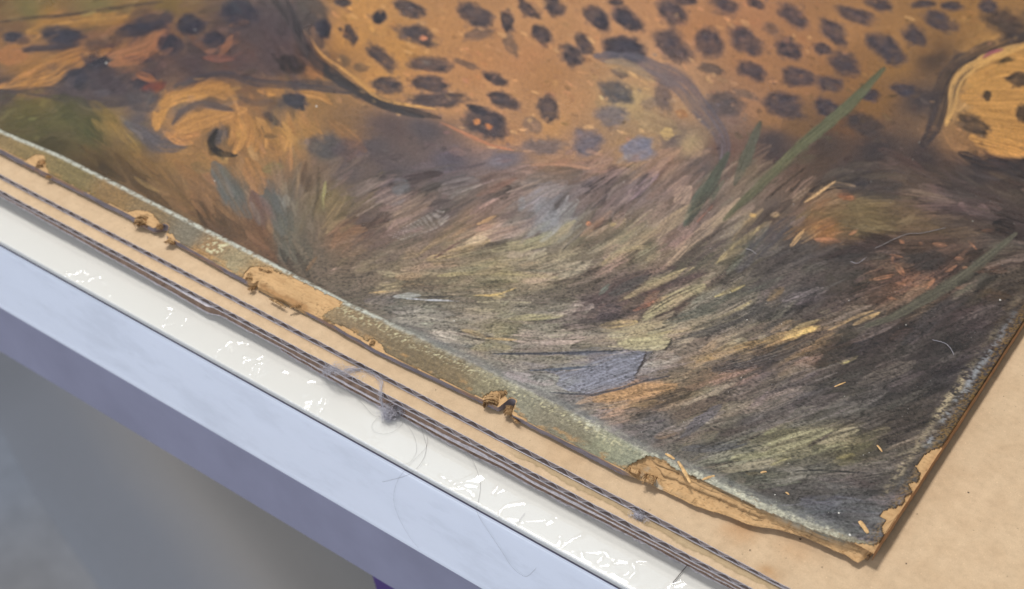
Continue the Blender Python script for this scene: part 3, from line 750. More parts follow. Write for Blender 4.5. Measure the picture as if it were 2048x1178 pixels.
def blob(cx, cy, rx, ry, ang, col, alpha=0.9, soft=0.45, rough=0.35):
    rx *= 1.22; ry *= 1.22; soft *= 0.95
    _sid[0] += 1; sd = _sid[0] % 97
    R = max(rx, ry) * 1.5
    r = region(cx - R, cy - R, cx + R, cy + R)
    if r is None: return
    X = PX[r] - cx; Y = PY[r] - cy; a = math.radians(ang)
    u = (X * math.cos(a) + Y * math.sin(a)) / rx; v = (-X * math.sin(a) + Y * math.cos(a)) / ry
    q = np.sqrt(u * u + v * v) + rough * (fbm(u * 1.6 + sd, v * 1.6, 3, sd) - 0.5) * 2 + 0.12 * (vnoise(X * 0.22, Y * 0.22, sd + 5) - 0.5)
    m = (1 - sstep(1 - soft, 1.1, q)) * alpha * (0.8 + 0.4 * (fbm(u * 2.5, v * 2.5, 2, sd + 2) - .3))
    m = np.clip(m, 0, 1)
    c = lin(col).astype(np.float32) * (0.85 + 0.3 * vnoise(X * 0.12, Y * 0.3, sd + 1))[..., None]
    IMG[r] = IMG[r] * (1 - m[..., None]) + c * m[..., None]

def px_of(x0, y0, s): return lambda pts: [(x0 + a / s, y0 + b / s) for a, b in pts]

def random_strokes(n, seed, alpha, jit, lscale=1.0, hgt=0.03, area=None):
    rg = np.random.default_rng(seed)
    for _ in range(n):
        x = rg.uniform(-90, 2140); y = rg.uniform(-70, 1120)
        p = hit(x, y, ZB)
        if p[0] > -58 or p[1] < 250: continue
        fur = (y < 300 - 0.0 * x) and x > 640
        a = flow_at(x, y) + rg.normal(0, 0.30 if fur else 0.16)
        L = (rg.uniform(14, 38) if fur else rg.uniform(30, 120)) * lscale * (0.55 if y < 330 else 1.0)
        w = rg.uniform(4, 10) if fur else rg.uniform(4, 17)
        bend = rg.normal(0, 0.10)
        dx, dy = math.cos(a), math.sin(a)
        pts = [(x - dx * L / 2, y - dy * L / 2), (x + bend * L * -dy * .5, y + bend * L * dx * .5), (x + dx * L / 2, y + dy * L / 2)]
        qx = x + rg.normal(0, 13); qy = y + rg.normal(0, 9)
        h = hit(qx, qy, ZB)
        i = int(np.clip((h[0] - XA) / ST, 0, NX - 1)); j = int(np.clip((h[1] - YA) / ST, 0, NY - 1))
        c = IMG[j, i] * (1 + rg.normal(0, jit)) * (1 + rg.normal(0, 0.045, 3))
        stroke(pts, w, np.clip(c, 0.004, 0.9), alpha, 0.65, 0.6, hgt if y > 420 else hgt * 0.6, True, True)

random_strokes(2600, 3, 0.7, 0.13)

def long_strokes(n, seed, alpha, jit, wmin, wmax):
    """long dry strokes that follow the sweep of the grass"""
    rg = np.random.default_rng(seed)
    for _ in range(n):
        x = rg.uniform(690, 2100); y = rg.uniform(350, 1090)
        if x < 1400 and y < 330 + 0.02 * (1400 - x): continue
        p = hit(x, y, ZB)
        if p[0] > -67 or p[1] < 254.5: continue
        L = rg.uniform(50, 200) * (0.5 + 0.5 * (y - 300) / 800); k = 6; pts = [(x, y)]; a0 = flow_at(x, y) + rg.normal(0, .07)
        for i in range(k):
            a = flow_at(*pts[-1]) * 0.7 + a0 * 0.3
            pts.append((pts[-1][0] + math.cos(a) * L / k, pts[-1][1] + math.sin(a) * L / k))
        q = pts[k // 2]; h = hit(q[0] + rg.normal(0, 16), q[1] + rg.normal(0, 9), ZB)
        i = int(np.clip((h[0] - XA) / ST, 0, NX - 1)); j = int(np.clip((h[1] - YA) / ST, 0, NY - 1))
        v = rg.normal(0, jit)
        c = IMG[j, i] * (1 + v + 0.25 * max(0, v)) * (1 + rg.normal(0, 0.04, 3))
        stroke(pts, rg.uniform(wmin, wmax), np.clip(c, 0.003, 0.9), alpha, 0.9, 0.35, 0.07, True, True)
long_strokes(1100, 21, 0.6, 0.24, 10, 34)
long_strokes(320, 22, 0.5, 0.28, 3, 7)

# --- things of the picture, one after another
A = px_of(0, 0, 2.926); B = px_of(600, 0, 2.926); Cc = px_of(1200, 0, 2.415)
E_ = px_of(500, 350, 2.926); F_ = px_of(1000, 350, 2.926); G_ = px_of(1400, 350, 2.944); H_ = px_of(1200, 850, 3.413)
def st(f, s, pts, w, col, *k, **kw): stroke(smooth_path(f(pts), max(3, 3 * (len(pts) - 1) + 1)) if len(pts) > 2 else f(pts), w / s, col, *k, **kw)
a_ = lambda *k, **kw: st(A, 2.926, *k, **kw)
a_([(0, 130), (180, 105), (430, 90), (620, 55), (950, 10)], 24, (84, 68, 60), .85)
for p, w, c in (([(70, 490), (250, 400), (420, 330), (600, 280)], 85, (154, 106, 59)), ([(-20, 330), (150, 325)], 95, (150, 101, 62)), ([(170, 240), (300, 150), (520, 110), (740, 95)], 62, (150, 106, 59)),
                ([(640, 330), (850, 270), (985, 140)], 75, (158, 108, 72)), ([(1340, 250), (1400, 190)], 40, (138, 95, 64)), ([(1260, 340), (1390, 345)], 40, (140, 92, 66)), ([(860, 460), (930, 490)], 40, (146, 96, 58)), ([(1350, 150), (1440, 120)], 40, (146, 102, 60)), ([(1750, 400), (1880, 450)], 55, (146, 98, 58)), ([(1180, 210), (1330, 280)], 40, (128, 88, 62))):
    a_(p, w, c, .85, .4)
def spots(f, s, L, col, al=.9, soft=.45, rough=.35):
    for q in L:
        cx, cy, rx, ry, an = q[:5]; (x, y), = f([(cx, cy)])
        blob(x, y, rx / s, ry / s, an, q[5] if len(q) > 5 else col, q[6] if len(q) > 6 else al, soft, rough)
DK = (67, 65, 74)
spots(A, 2.926, [(370, 200, 95, 45, 10), (100, 215, 65, 25, 5), (880, 130, 85, 40, -10), (790, 180, 95, 35, 0), (1120, 150, 75, 50, 10), (1010, 260, 60, 50, 0), (560, 355, 85, 45, 10), (440, 430, 60, 50, 0), (240, 283, 140, 22, -3), (1700, 385, 60, 42, 20, (66, 57, 55)),
                  (1400, 50, 90, 50, 0), (1250, 230, 60, 50, 0), (820, 345, 90, 18, 5), (620, 500, 120, 60, 10), (820, 490, 60, 40, 0), (1150, 300, 70, 40, 30, (90, 74, 66)), (930, 515, 45, 22, -30, (126, 66, 52)), (630, 290, 40, 25, -40, (118, 74, 64)), (1480, 200, 80, 60, 0, (96, 82, 74), .6), (1560, 100, 90, 70, 0, (95, 80, 78), .7)], DK)
spots(A, 2.926, [(1250, 330, 250, 120, 10, (88, 74, 73), .6), (1000, 400, 200, 90, 5, (86, 72, 72), .6), (480, 480, 240, 90, 8, (82, 70, 72), .7), (1520, 250, 190, 200, 0, (92, 77, 76), .6), (620, 250, 120, 40, -20, (86, 70, 68), .6), (1600, 60, 160, 90, 0, (90, 77, 75), .6)], DK)
a_([(-20, 520), (300, 545), (600, 610), (820, 590)], 62, (82, 70, 69), .85)
a_([(1100, 470), (1300, 430), (1500, 480), (1750, 505), (2048, 545)], 46, (82, 73, 74), .85)
a_([(850, 620), (1000, 520), (1150, 470)], 36, (86, 78, 78), .7)
a_([(740, 720), (860, 800), (940, 850), (1090, 855)], 85, (94, 86, 87), .85)
for p, w, c in (([(920, 745), (950, 640), (1020, 575), (1200, 535), (1330, 500)], 74, (166, 117, 62)), ([(1000, 785), (1150, 720), (1300, 690), (1430, 640)], 90, (162, 113, 65)), ([(955, 770), (1040, 820), (1120, 800)], 40, (162, 112, 64)),
                ([(1380, 660), (1370, 770), (1340, 850)], 55, (160, 112, 62)), ([(1440, 670), (1470, 760), (1450, 860)], 52, (161, 111, 62)), ([(1500, 690), (1560, 770), (1560, 860)], 50, (158, 112, 63)), ([(1640, 720), (1690, 790), (1660, 860)], 60, (156, 113, 65)), ([(1510, 530), (1610, 555)], 30, (162, 112, 58)), ([(1720, 540), (1870, 560), (1940, 610)], 42, (155, 108, 60)), ([(1180, 520), (1330, 580)], 40, (150, 106, 60))):
    a_(p, w, c, .9, .35)
a_([(1010, 725), (1080, 640), (1200, 612), (1370, 645)], 44, (97, 82, 78), .85)
a_([(1275, 760), (1238, 840), (1280, 895), (1385, 910)], 36, (72, 65, 55), .95, .2)
a_([(1000, 815), (1110, 835)], 26, (88, 80, 70), .9); a_([(1530, 740), (1545, 790), (1620, 800)], 30, (116, 86, 56), .8); a_([(1560, 660), (1650, 745)], 36, (80, 70, 68), .9)
a_([(1660, 560), (1780, 640)], 60, (78, 73, 72), .9); a_([(1400, 570), (1480, 600), (1600, 590)], 40, (100, 80, 70), .7)
a_([(1280, 840), (1320, 770)], 40, (100, 90, 86), .7)
# dark outline between the two animals
a_([(1600, -20), (1700, 120), (1760, 230), (1800, 330), (1900, 420), (2048, 520)], 56, (74, 67, 66), .85, .35)
b_ = lambda *k, **kw: st(B, 2.926, *k, **kw)
b_([(0, 200), (60, 310), (180, 420), (300, 510), (480, 600), (620, 645), (820, 690)], 58, (76, 69, 68), .85, .35)
b_([(-60, 480), (100, 490), (300, 520)], 45, (82, 73, 74), .8)
b_([(820, 715), (960, 780), (1120, 850), (1250, 880)], 18, (160, 104, 74), .85); b_([(60, 210), (130, 320), (330, 460), (480, 580), (800, 640)], 20, (176, 128, 70), .8)
spots(B, 2.926, [(250, 15, 52, 26, 0), (640, 50, 92, 45, 20), (462, 100, 34, 40, 60), (295, 205, 34, 58, -25), (690, 205, 125, 55, 18), (1020, 85, 98, 62, 28), (1050, 205, 80, 32, -10, (104, 84, 76), .8), (1215, 120, 38, 62, -15), (1235, 265, 36, 75, -30, (100, 84, 76), .7), (475, 340, 98, 42, 40), (755, 375, 125, 46, 4),
                  (970, 375, 75, 20, 20, (98, 82, 76), .7), (510, 500, 88, 42, 8), (765, 490, 108, 42, 5), (830, 580, 158, 48, 0), (1140, 460, 80, 36, 22), (1190, 585, 85, 46, 20), (1445, 640, 60, 74, -20), (1335, 50, 78, 36, 35), (1490, 40, 68, 46, 40), (1420, 210, 68, 46, 35), (1740, 110, 88, 52, 42), (1920, 115, 104, 50, 35), (1590, 330, 76, 56, 45), (1665, 260, 66, 40, 50),
                  (1900, 300, 112, 78, 25), (1850, 540, 95, 66, 25, (80, 78, 84)), (1830, 685, 95, 72, 0, (104, 96, 100), .8), (1680, 830, 92, 74, -20, (98, 92, 100)), (1100, 740, 150, 84, 25), (1440, 855, 112, 46, 0, (104, 92, 92), .75), (1970, 880, 96, 66, -18, (108, 108, 122)), (1040, 645, 64, 25, 20), (130, 160, 46, 58, 0), (260, 350, 26, 44, -40, (110, 88, 66), .7), (360, 395, 46, 26, 0, (106, 84, 66), .7), (1880, 425, 50, 30, 20, (104, 90, 84), .75), (1360, 730, 60, 40, 20, (120, 96, 84), .7), (70, 40, 90, 55, 40, (90, 78, 70)), (30, 110, 60, 60, 0, (88, 77, 72))], DK)
spots(B, 2.926, [(720, 222, 22, 16, 0, (178, 110, 74)), (1035, 712, 20, 18, 0, (178, 112, 60)), (1105, 742, 24, 16, 30, (170, 104, 58)), (740, 368, 30, 12, 10, (108, 94, 84), .7)], DK)
c_ = lambda *k, **kw: st(Cc, 2.415, *k, **kw)
spots(Cc, 2.415, [(350, 60, 78, 56, 38), (135, 90, 76, 42, 35), (10, 95, 42, 42, 40), (120, 250, 90, 62, 30), (350, 225, 100, 66, 42), (530, 205, 74, 60, 40), (705, 200, 96, 56, 30), (600, 25, 78, 46, 22), (930, 75, 84, 50, 40), (830, 140, 52, 30, 30, (106, 84, 76), .7), (920, 240, 74, 52, 25), (540, 335, 62, 28, 20, (96, 80, 74)), (740, 345, 80, 40, 20), (960, 375, 95, 46, 15), (1125, 155, 82, 48, 38), (1230, 75, 100, 36, 20),
                   (1640, 100, 84, 42, 28), (1515, 170, 62, 46, 40), (1370, 220, 84, 56, 35), (1430, 285, 52, 36, 0), (1180, 300, 86, 56, 25), (1070, 235, 48, 30, 20), (600, 500, 90, 60, 0, (88, 78, 78)), (890, 510, 94, 60, 22), (1110, 400, 62, 40, 10), (310, 475, 46, 66, -20, (98, 84, 84), .8), (1275, 605, 92, 48, 15, (74, 66, 66)), (1090, 520, 62, 40, 20), (1990, 120, 130, 82, 15, (64, 58, 60)), (1350, 20, 72, 30, 20), (1560, 20, 64, 22, 0), (1470, 430, 72, 30, 10), (1300, 460, 52, 30, 0), (700, 455, 60, 18, 20, (108, 90, 80), .7), (70, 10, 42, 18, 0), (420, 5, 52, 22, 10), (750, 15, 42, 22, 20), (1700, 30, 60, 22, 10), (1880, 30, 50, 30, 0), (240, 500, 40, 30, 0, (120, 100, 88), .6)], (70, 66, 75), .88, .55)
c_([(-20, 270), (120, 290), (270, 340), (400, 410), (480, 510), (560, 610), (600, 700), (590, 800)], 95, (98, 90, 95), .78, .5)
c_([(330, 350), (420, 400), (500, 480)], 26, (120, 96, 92), .6)
c_([(30, 300), (150, 330), (260, 390)], 62, (156, 126, 88), .5); c_([(180, 560), (280, 600), (380, 640)], 95, (148, 122, 88), .5); c_([(430, 690), (480, 740)], 90, (144, 118, 90), .5); c_([(300, 640), (350, 650)], 60, (166, 134, 84), .7); c_([(370, 540), (420, 560)], 40, (152, 100, 62), .7)
# right paw
c_([(2060, 170), (1840, 270), (1730, 330), (1670, 420), (1640, 540), (1600, 640), (1560, 700)], 105, (76, 66, 66), .85, .4)
for p, w in (([(2090, 330), (1930, 320), (1800, 380)], 140), ([(2090, 470), (1900, 470), (1760, 470)], 150), ([(2090, 620), (1900, 600), (1750, 570)], 160), ([(2090, 740), (1960, 700), (1800, 660)], 110)):
    c_(p, w, (170, 121, 66), .88, .35, taper=True)
c_([(2060, 215), (1900, 270), (1760, 350), (1710, 430), (1700, 520), (1670, 600)], 52, (178, 134, 78), .8)
c_([(1660, 610), (1720, 700), (1850, 745)], 50, (140, 102, 68), .75)
spots(Cc, 2.415, [(1870, 460, 19, 24, 0), (1800, 605, 84, 40, 32), (2020, 385, 52, 34, 0), (1960, 290, 46, 14, -15, (104, 82, 56)), (2040, 545, 30, 44, 0)], (80, 67, 60))
c_([(1850, 280), (1890, 255), (1945, 240)], 18, (142, 72, 84), .8, .1)
c_([(1740, 740), (1850, 780), (1960, 800), (2060, 860)], 70, (68, 62, 64), .85)
# grass blades over the fur
c_([(1372, 330), (1250, 460), (1150, 555), (960, 712), (840, 830)], 46, (92, 93, 70), .95, .25, .3)
c_([(900, 770), (790, 880), (690, 970), (600, 1060)], 44, (95, 95, 72), .85, .35)
c_([(775, 590), (730, 700), (690, 800), (650, 890)], 46, (90, 91, 76), .85, .3); c_([(620, 740), (540, 880), (470, 990), (425, 1085)], 48, (82, 88, 76), .9, .3); c_([(600, 870), (530, 980)], 20, (104, 108, 88), .7)
e_ = lambda *k, **kw: st(E_, 2.926, *k, **kw)
for p, w, c in (([(1040, 495), (1250, 440), (1400, 380)], 52, (146, 122, 84)), ([(1080, 490), (1180, 420), (1230, 390)], 14, (110, 77, 73)), ([(1330, 290), (1440, 240)], 18, (162, 123, 75)), ([(980, 470), (1180, 330)], 26, (137, 114, 78)), ([(700, 692), (820, 685)], 13, (160, 128, 72)),
                ([(1310, 705), (1450, 700), (1560, 660)], 11, (170, 138, 74)), ([(920, 725), (1230, 740)], 10, (146, 150, 160)), ([(940, 712), (1230, 715)], 6, (66, 66, 72)), ([(850, 600), (1000, 590)], 40, (132, 107, 80)), ([(1100, 590), (1350, 570), (1800, 600)], 32, (137, 123, 85)), ([(1420, 440), (1750, 380), (1900, 270)], 66, (137, 126, 90)),
                ([(1000, 560), (1400, 548)], 30, (122, 112, 90)), ([(1520, 840), (1850, 820)], 34, (142, 133, 95)), ([(1380, 955), (1560, 965)], 14, (160, 128, 77)), ([(1300, 1020), (1520, 1010)], 66, (128, 117, 86)), ([(1830, 1050), (2048, 1035)], 15, (78, 80, 95)), ([(1760, 1140), (2048, 1120)], 12, (86, 92, 106)), ([(430, 210), (420, 130), (445, 90)], 18, (134, 128, 84)),
                ([(100, 40), (150, 180), (200, 330)], 130, (99, 95, 86)), ([(200, 500), (180, 380), (240, 230)], 110, (96, 94, 84)), ([(620, 560), (800, 480)], 60, (118, 102, 78)), ([(330, 560), (390, 480)], 20, (124, 92, 62)), ([(480, 420), (560, 330), (680, 320)], 60, (128, 92, 64)), ([(1330, 120), (1560, 20)], 40, (126, 90, 76))):
    e_(p, w, c, .75, .6)
spots(E_, 2.926, [(1740, 260, 70, 80, 20, (116, 116, 120), .7), (880, 70, 46, 46, 0, (100, 107, 110), .6), (1590, 170, 20, 40, 10, (116, 120, 124), .6)], DK)
for k in range(9):
    e_([(800 + 12 * k, 358 + 3 * k), (980 + 14 * k, 268 + 5 * k), (1120 + 6 * k, 190 + 7 * k)], 3.2, (146, 138, 132), .6, .5, hgt=.0)
f_ = lambda *k, **kw: st(F_, 2.926, *k, **kw)
for p, w, c, al in (([(560, 550), (800, 400), (1000, 260), (1160, 150)], 56, (147, 124, 95), .75), ([(600, 520), (720, 440), (880, 420)], 32, (147, 128, 91), .7), ([(950, 560), (1100, 400), (1250, 280), (1400, 140)], 62, (145, 121, 98), .78), ([(420, 830), (600, 700), (800, 600), (1020, 540)], 66, (96, 77, 75), .82), ([(580, 840), (700, 780)], 90, (90, 78, 80), .8),
                ([(730, 720), (950, 620), (1130, 540)], 42, (147, 131, 93), .82), ([(800, 700), (1000, 640), (1210, 575)], 52, (98, 77, 75), .85), ([(780, 795), (900, 742), (985, 708)], 24, (160, 96, 62), .85), ([(850, 825), (1000, 735), (1190, 650)], 78, (137, 126, 92), .8), ([(590, 885), (800, 860)], 44, (156, 133, 82), .75), ([(960, 865), (1200, 790), (1450, 690), (1650, 600)], 66, (92, 92, 81), .78),
                ([(1260, 712), (1430, 645)], 23, (160, 142, 82), .85), ([(900, 935), (1200, 880), (1470, 740)], 26, (146, 129, 83), .7), ([(1000, 960), (1300, 870), (1600, 740)], 64, (85, 79, 79), .7), ([(1150, 275), (1250, 170)], 13, (152, 80, 59), .8), ([(1080, 295), (1150, 140), (1250, 20)], 52, (88, 97, 83), .85), ([(580, 700), (640, 640)], 22, (101, 118, 105), .7), ([(640, 700), (760, 640), (870, 590)], 50, (84, 86, 82), .6),
                ([(1330, 560), (1500, 400), (1570, 270)], 42, (95, 100, 87), .8), ([(1260, 522), (1400, 400), (1560, 275)], 30, (147, 128, 83), .75), ([(1390, 560), (1540, 400), (1720, 250)], 90, (84, 78, 83), .75), ([(1780, 160), (1960, 40)], 19, (170, 133, 85), .8), ([(1700, 420), (1780, 320)], 22, (160, 123, 77), .75), ([(700, 985), (1000, 962)], 76, (147, 136, 101), .8), ([(1150, 1095), (1450, 1010), (1860, 890)], 56, (154, 120, 70), .85),
                ([(1650, 962), (1870, 885)], 30, (180, 148, 82), .8), ([(1250, 1140), (1500, 1090), (1900, 920)], 84, (74, 70, 73), .7), ([(1000, 950), (1050, 1040)], 60, (104, 94, 84), .6), ([(380, 1050), (830, 1036)], 17, (86, 92, 108), .85), ([(480, 1150), (700, 1075), (860, 1045)], 80, (107, 108, 119), .8), ([(850, 1040), (840, 1100), (800, 1150)], 10, (96, 70, 62), .7), ([(160, 560), (480, 570)], 22, (104, 101, 84), .6), ([(220, 180), (260, 260)], 70, (116, 116, 120), .5),
                ([(640, 480), (820, 330), (900, 260)], 6, (84, 74, 74), .7), ([(360, 440), (480, 340)], 8, (78, 72, 70), .7), ([(1000, 640), (1180, 480), (1330, 370)], 24, (98, 82, 80), .7), ([(1380, 860), (1640, 720), (1760, 650)], 30, (88, 84, 76), .6)):
    f_(p, w, c, al, .6)
for k in range(16):
    o = 11 * k
    f_([(1180 + o * .4, 1120 - 5 + o * .35), (1450 + o * .5, 1040 - 30 + o * .6), (1760 + 8 * k, 935 - 60 + o * .75)], 5, (64, 61, 64) if k % 2 else (104, 96, 92), .55, .6, hgt=.10)
    f_([(1120 + 10 * k, 960 - 6 * k + o * .4), (1500 + 8 * k, 800 - 4 * k + o * .5)], 4.5, (70, 66, 68) if k % 2 else (106, 98, 94), .5, .6, hgt=.09)
spots(F_, 2.926, [(520, 285, 14, 14, 0, (176, 104, 54)), (660, 290, 18, 12, 0, (156, 134, 84)), (65, 280, 10, 8, 0, (70, 64, 62)), (1480, 235, 18, 12, 0, (170, 132, 68)), (1610, 235, 22, 16, 0, (170, 138, 90))], DK)
g_ = lambda *k, **kw: st(G_, 2.944, *k, **kw)
spots(G_, 2.944, [(930, 260, 240, 100, 5, (114, 94, 62), .8), (740, 330, 80, 78, -30, (144, 95, 50), .85), (1250, 260, 190, 80, 15, (106, 86, 62), .7), (870, 475, 130, 52, 0, (75, 68, 67), .85), (1330, 500, 120, 64, 0, (74, 68, 66), .85), (1050, 90, 130, 60, 0, (70, 66, 70), .6), (860, 130, 50, 20, 10, (150, 86, 48), .8), (1060, 500, 60, 45, 0, (88, 78, 64), .7)], DK)
for p, w in (([(680, 380), (830, 390)], 30), ([(880, 350), (930, 320)], 22), ([(1180, 385), (1200, 400)], 20), ([(1120, 470), (1200, 490)], 16), ([(1135, 480), (1135, 515)], 16), ([(1370, 405), (1450, 415)], 26), ([(1290, 400), (1310, 408)], 18), ([(1500, 490), (1545, 495)], 18), ([(1440, 575), (1510, 535)], 16), ([(1150, 635), (1300, 655), (1380, 620), (1330, 670)], 18), ([(1330, 605), (1380, 610)], 14), ([(1000, 620), (1140, 590)], 24), ([(1150, 520), (1200, 590)], 30), ([(1580, 390), (1630, 440)], 12), ([(1660, 330), (1730, 325)], 16), ([(1500, 660), (1560, 670)], 16), ([(1100, 720), (1160, 735)], 18), ([(1540, 545), (1580, 550)], 22)):
    g_(p, w, (154, 100, 66), .7, .5)
g_([(980, 890), (1150, 830), (1330, 725), (1560, 590), (1860, 345)], 62, (90, 87, 74), .82, .35)
for p, w, c in (([(900, 885), (1055, 812)], 26, (162, 129, 77)), ([(760, 912), (900, 845), (1020, 798)], 18, (156, 126, 80)), ([(820, 1110), (875, 1098)], 22, (164, 148, 82)), ([(400, 740), (490, 665)], 50, (122, 98, 64)), ([(1600, 560), (1800, 560)], 50, (100, 70, 56)), ([(1640, 690), (1820, 720)], 60, (98, 74, 52)), ([(1120, 960), (1300, 920)], 60, (94, 74, 66)), ([(1590, 720), (1420, 800), (1200, 990)], 90, (75, 70, 71))):
    g_(p, w, c, .7, .55)
h_ = lambda *k, **kw: st(H_, 3.413, *k, **kw)
for p, w, c, al in (([(900, 245), (1150, 180), (1400, 95), (1570, 38)], 96, (132, 126, 95), .85), ([(1480, 135), (1750, 38)], 76, (130, 119, 94), .82), ([(1420, 160), (1580, 60)], 30, (92, 78, 72), .7), ([(1600, 265), (1730, 215)], 66, (119, 108, 66), .8), ([(560, 172), (850, 160), (1010, 128)], 62, (84, 84, 91), .7), ([(1160, 292), (1300, 240)], 26, (136, 127, 82), .8), ([(990, 346), (1130, 350)], 20, (132, 113, 77), .7),
                    ([(1330, 332), (1500, 325), (1850, 345)], 13, (62, 60, 60), .8), ([(380, 90), (520, 60)], 50, (120, 96, 72), .6), ([(580, 140), (800, 60)], 60, (120, 106, 80), .6), ([(1300, 480), (1900, 480)], 40, (90, 84, 78), .5), ([(-160, 40), (60, -120), (200, -160)], 60, (112, 108, 110), .5)):
    h_(p, w, c, al, .65)
stroke([(1190, 800), (1250, 788), (1350, 775)], 34, (150, 113, 72), .8, .5); stroke([(1150, 765), (1240, 750), (1300, 705)], 30, (104, 106, 118), .7, .5)
K_ = px_of(0, 0, 1.82)
k_ = lambda *k, **kw: st(K_, 1.82, *k, **kw)
for p, w, c, al in (([(0, 315), (180, 285), (260, 235), (400, 180)], 46, (156, 108, 58), .85), ([(100, 115), (250, 85), (460, 60)], 42, (150, 108, 58), .85), ([(0, 205), (90, 205)], 62, (148, 98, 62), .85), ([(400, 235), (540, 195), (612, 110)], 36, (156, 104, 68), .85),
                    ([(845, 130), (820, 175), (795, 215)], 22, (158, 104, 64), .8), ([(870, 85), (905, 80)], 20, (146, 100, 58), .8), ([(740, 210), (850, 215)], 22, (136, 86, 68), .75), ([(500, 270), (560, 290)], 30, (146, 92, 56), .8), ([(690, 130), (760, 190)], 26, (120, 84, 62), .7), ([(1130, 190), (1170, 270)], 44, (128, 86, 54), .8),
                    
                    ([(600, 330), (580, 400), (570, 470)], 44, (164, 114, 60), .8), ([(700, 330), (800, 320), (860, 360)], 50, (158, 110, 58), .8), ([(650, 470), (720, 440), (820, 415)], 60, (160, 112, 62), .85), ([(600, 480), (650, 515), (700, 520)], 26, (160, 110, 64), .8),
                    ([(870, 430), (880, 500), (850, 560)], 36, (162, 114, 62), .8), ([(910, 430), (940, 490), (930, 550)], 34, (152, 106, 58), .8), ([(1010, 450), (1050, 500), (1040, 545)], 40, (158, 114, 64), .8), ([(1080, 440), (1150, 480), (1180, 520)], 36, (148, 106, 60), .7), ([(1200, 440), (1270, 500), (1330, 550)], 44, (136, 96, 60), .7),
                    ([(380, 400), (430, 470), (520, 580)], 36, (134, 104, 58), .75), ([(480, 560), (600, 660), (700, 760)], 60, (120, 88, 50), .7), ([(640, 590), (760, 700), (860, 800)], 46, (130, 92, 54), .75), ([(700, 600), (760, 620)], 40, (120, 96, 60), .7), ([(420, 560), (520, 680), (620, 760)], 40, (96, 72, 44), .7),
                    ([(780, 600), (840, 700), (905, 790)], 74, (92, 95, 92), .85), ([(950, 680), (1000, 760), (1030, 850)], 66, (90, 92, 88), .85), ([(900, 580), (930, 640), (950, 700)], 66, (140, 98, 56), .8), ([(920, 700), (940, 760), (960, 830)], 50, (98, 76, 76), .7), ([(880, 800), (960, 880), (1000, 960)], 60, (112, 78, 52), .7), ([(960, 620), (1030, 605)], 40, (122, 106, 66), .8), ([(1185, 660), (1175, 730)], 10, (132, 124, 74), .85),
                    ([(200, 360), (300, 420), (360, 520)], 90, (78, 76, 46), .5), ([(330, 370), (420, 440)], 40, (112, 92, 50), .6), ([(60, 370), (200, 380)], 40, (100, 88, 50), .6)):
    k_(p, w, c, al, .5, .4)
spots(K_, 1.82, [(875, 50, 62, 40, 0), (690, 90, 42, 34, -20), (612, 155, 34, 40, 0), (785, 150, 34, 28, 0), (1060, 232, 48, 34, 15, (66, 56, 54)), (560, 80, 66, 32, -10), (340, 225, 40, 34, 0), (280, 285, 42, 32, 0), (230, 132, 70, 34, 5), (60, 142, 46, 18, 10), (1380, 60, 24, 26, 0), (1180, 110, 26, 34, 0), (560, 315, 40, 16, -20, (118, 62, 50)), (1180, 535, 70, 40, 10, (80, 78, 82), .7), (1270, 545, 60, 40, 0, (92, 76, 80), .6), (790, 500, 26, 36, 0, (84, 78, 78), .8), (985, 430, 36, 14, 40, (76, 68, 66)), (1080, 370, 46, 28, 20), (420, 290, 70, 46, 10, (80, 68, 70)), (520, 370, 60, 40, 0, (84, 76, 78))], DK)
k_([(1040, -10), (1085, 100), (1120, 190), (1180, 250), (1260, 310), (1330, 355), (1440, 400), (1540, 425)], 34, (72, 66, 66), .8, .35)
k_([(790, 470), (765, 520), (790, 550), (850, 565)], 24, (68, 60, 52), .9, .2)
random_strokes(4200, 5, 0.30, 0.10, 0.75, 0.035)
random_strokes(2600, 8, 0.46, 0.20, 0.5, 0.06)

long_strokes(160, 23, 0.45, 0.24, 4, 14)
def patch(poly, col, alpha=0.85, ang=-20, edge=0.0):
    """a flat dab with crisp outline and bristle marks"""
    P = np.array(poly, float); r = region(P[:, 0].min() - 3, P[:, 1].min() - 3, P[:, 0].max() + 3, P[:, 1].max() + 3)
    X = PX[r]; Y = PY[r]; a = math.radians(ang)
    m = poly_mask(X + 5 * (fbm(X * .08, Y * .08, 2, 5) - .5), Y + 4 * (fbm(X * .08, Y * .08, 2, 6) - .5), [tuple(p) for p in poly]).astype(np.float32)
    b = vnoise((-X * math.sin(a) + Y * math.cos(a)) * 0.45, (X * math.cos(a) + Y * math.sin(a)) * 0.02, 9)
    m = m * alpha * (0.6 + 0.5 * b)
    IMG[r] = IMG[r] * (1 - m[..., None]) + lin(col).astype(np.float32) * (0.75 + 0.5 * b)[..., None] * m[..., None]
    HGT[r] += 0.08 * m * b
patch([(1090, 742), (1140, 742), (1176, 738), (1232, 718), (1292, 704), (1289, 718), (1275, 742), (1268, 762), (1227, 779), (1186, 787), (1142, 784), (1112, 771), (1120, 752)], (108, 109, 121), .9)
patch([(1190, 795), (1230, 782), (1300, 768), (1360, 768), (1340, 782), (1260, 800), (1215, 804)], (148, 112, 72), .7, -12)
patch([(1236, 690), (1262, 674), (1342, 676), (1340, 692), (1322, 700), (1280, 702), (1250, 700)], (146, 136, 102), .75, -3)
patch([(1390, 838), (1420, 818), (1446, 808), (1440, 825), (1410, 850), (1380, 872), (1360, 880), (1372, 858)], (92, 88, 96), .7, -30)
stroke([(985, 708), (1100, 707), (1245, 701)], 5, (78, 82, 96), .9, .2); stroke([(1060, 741), (1120, 738), (1180, 733)], 5, (84, 92, 106), .8, .2)
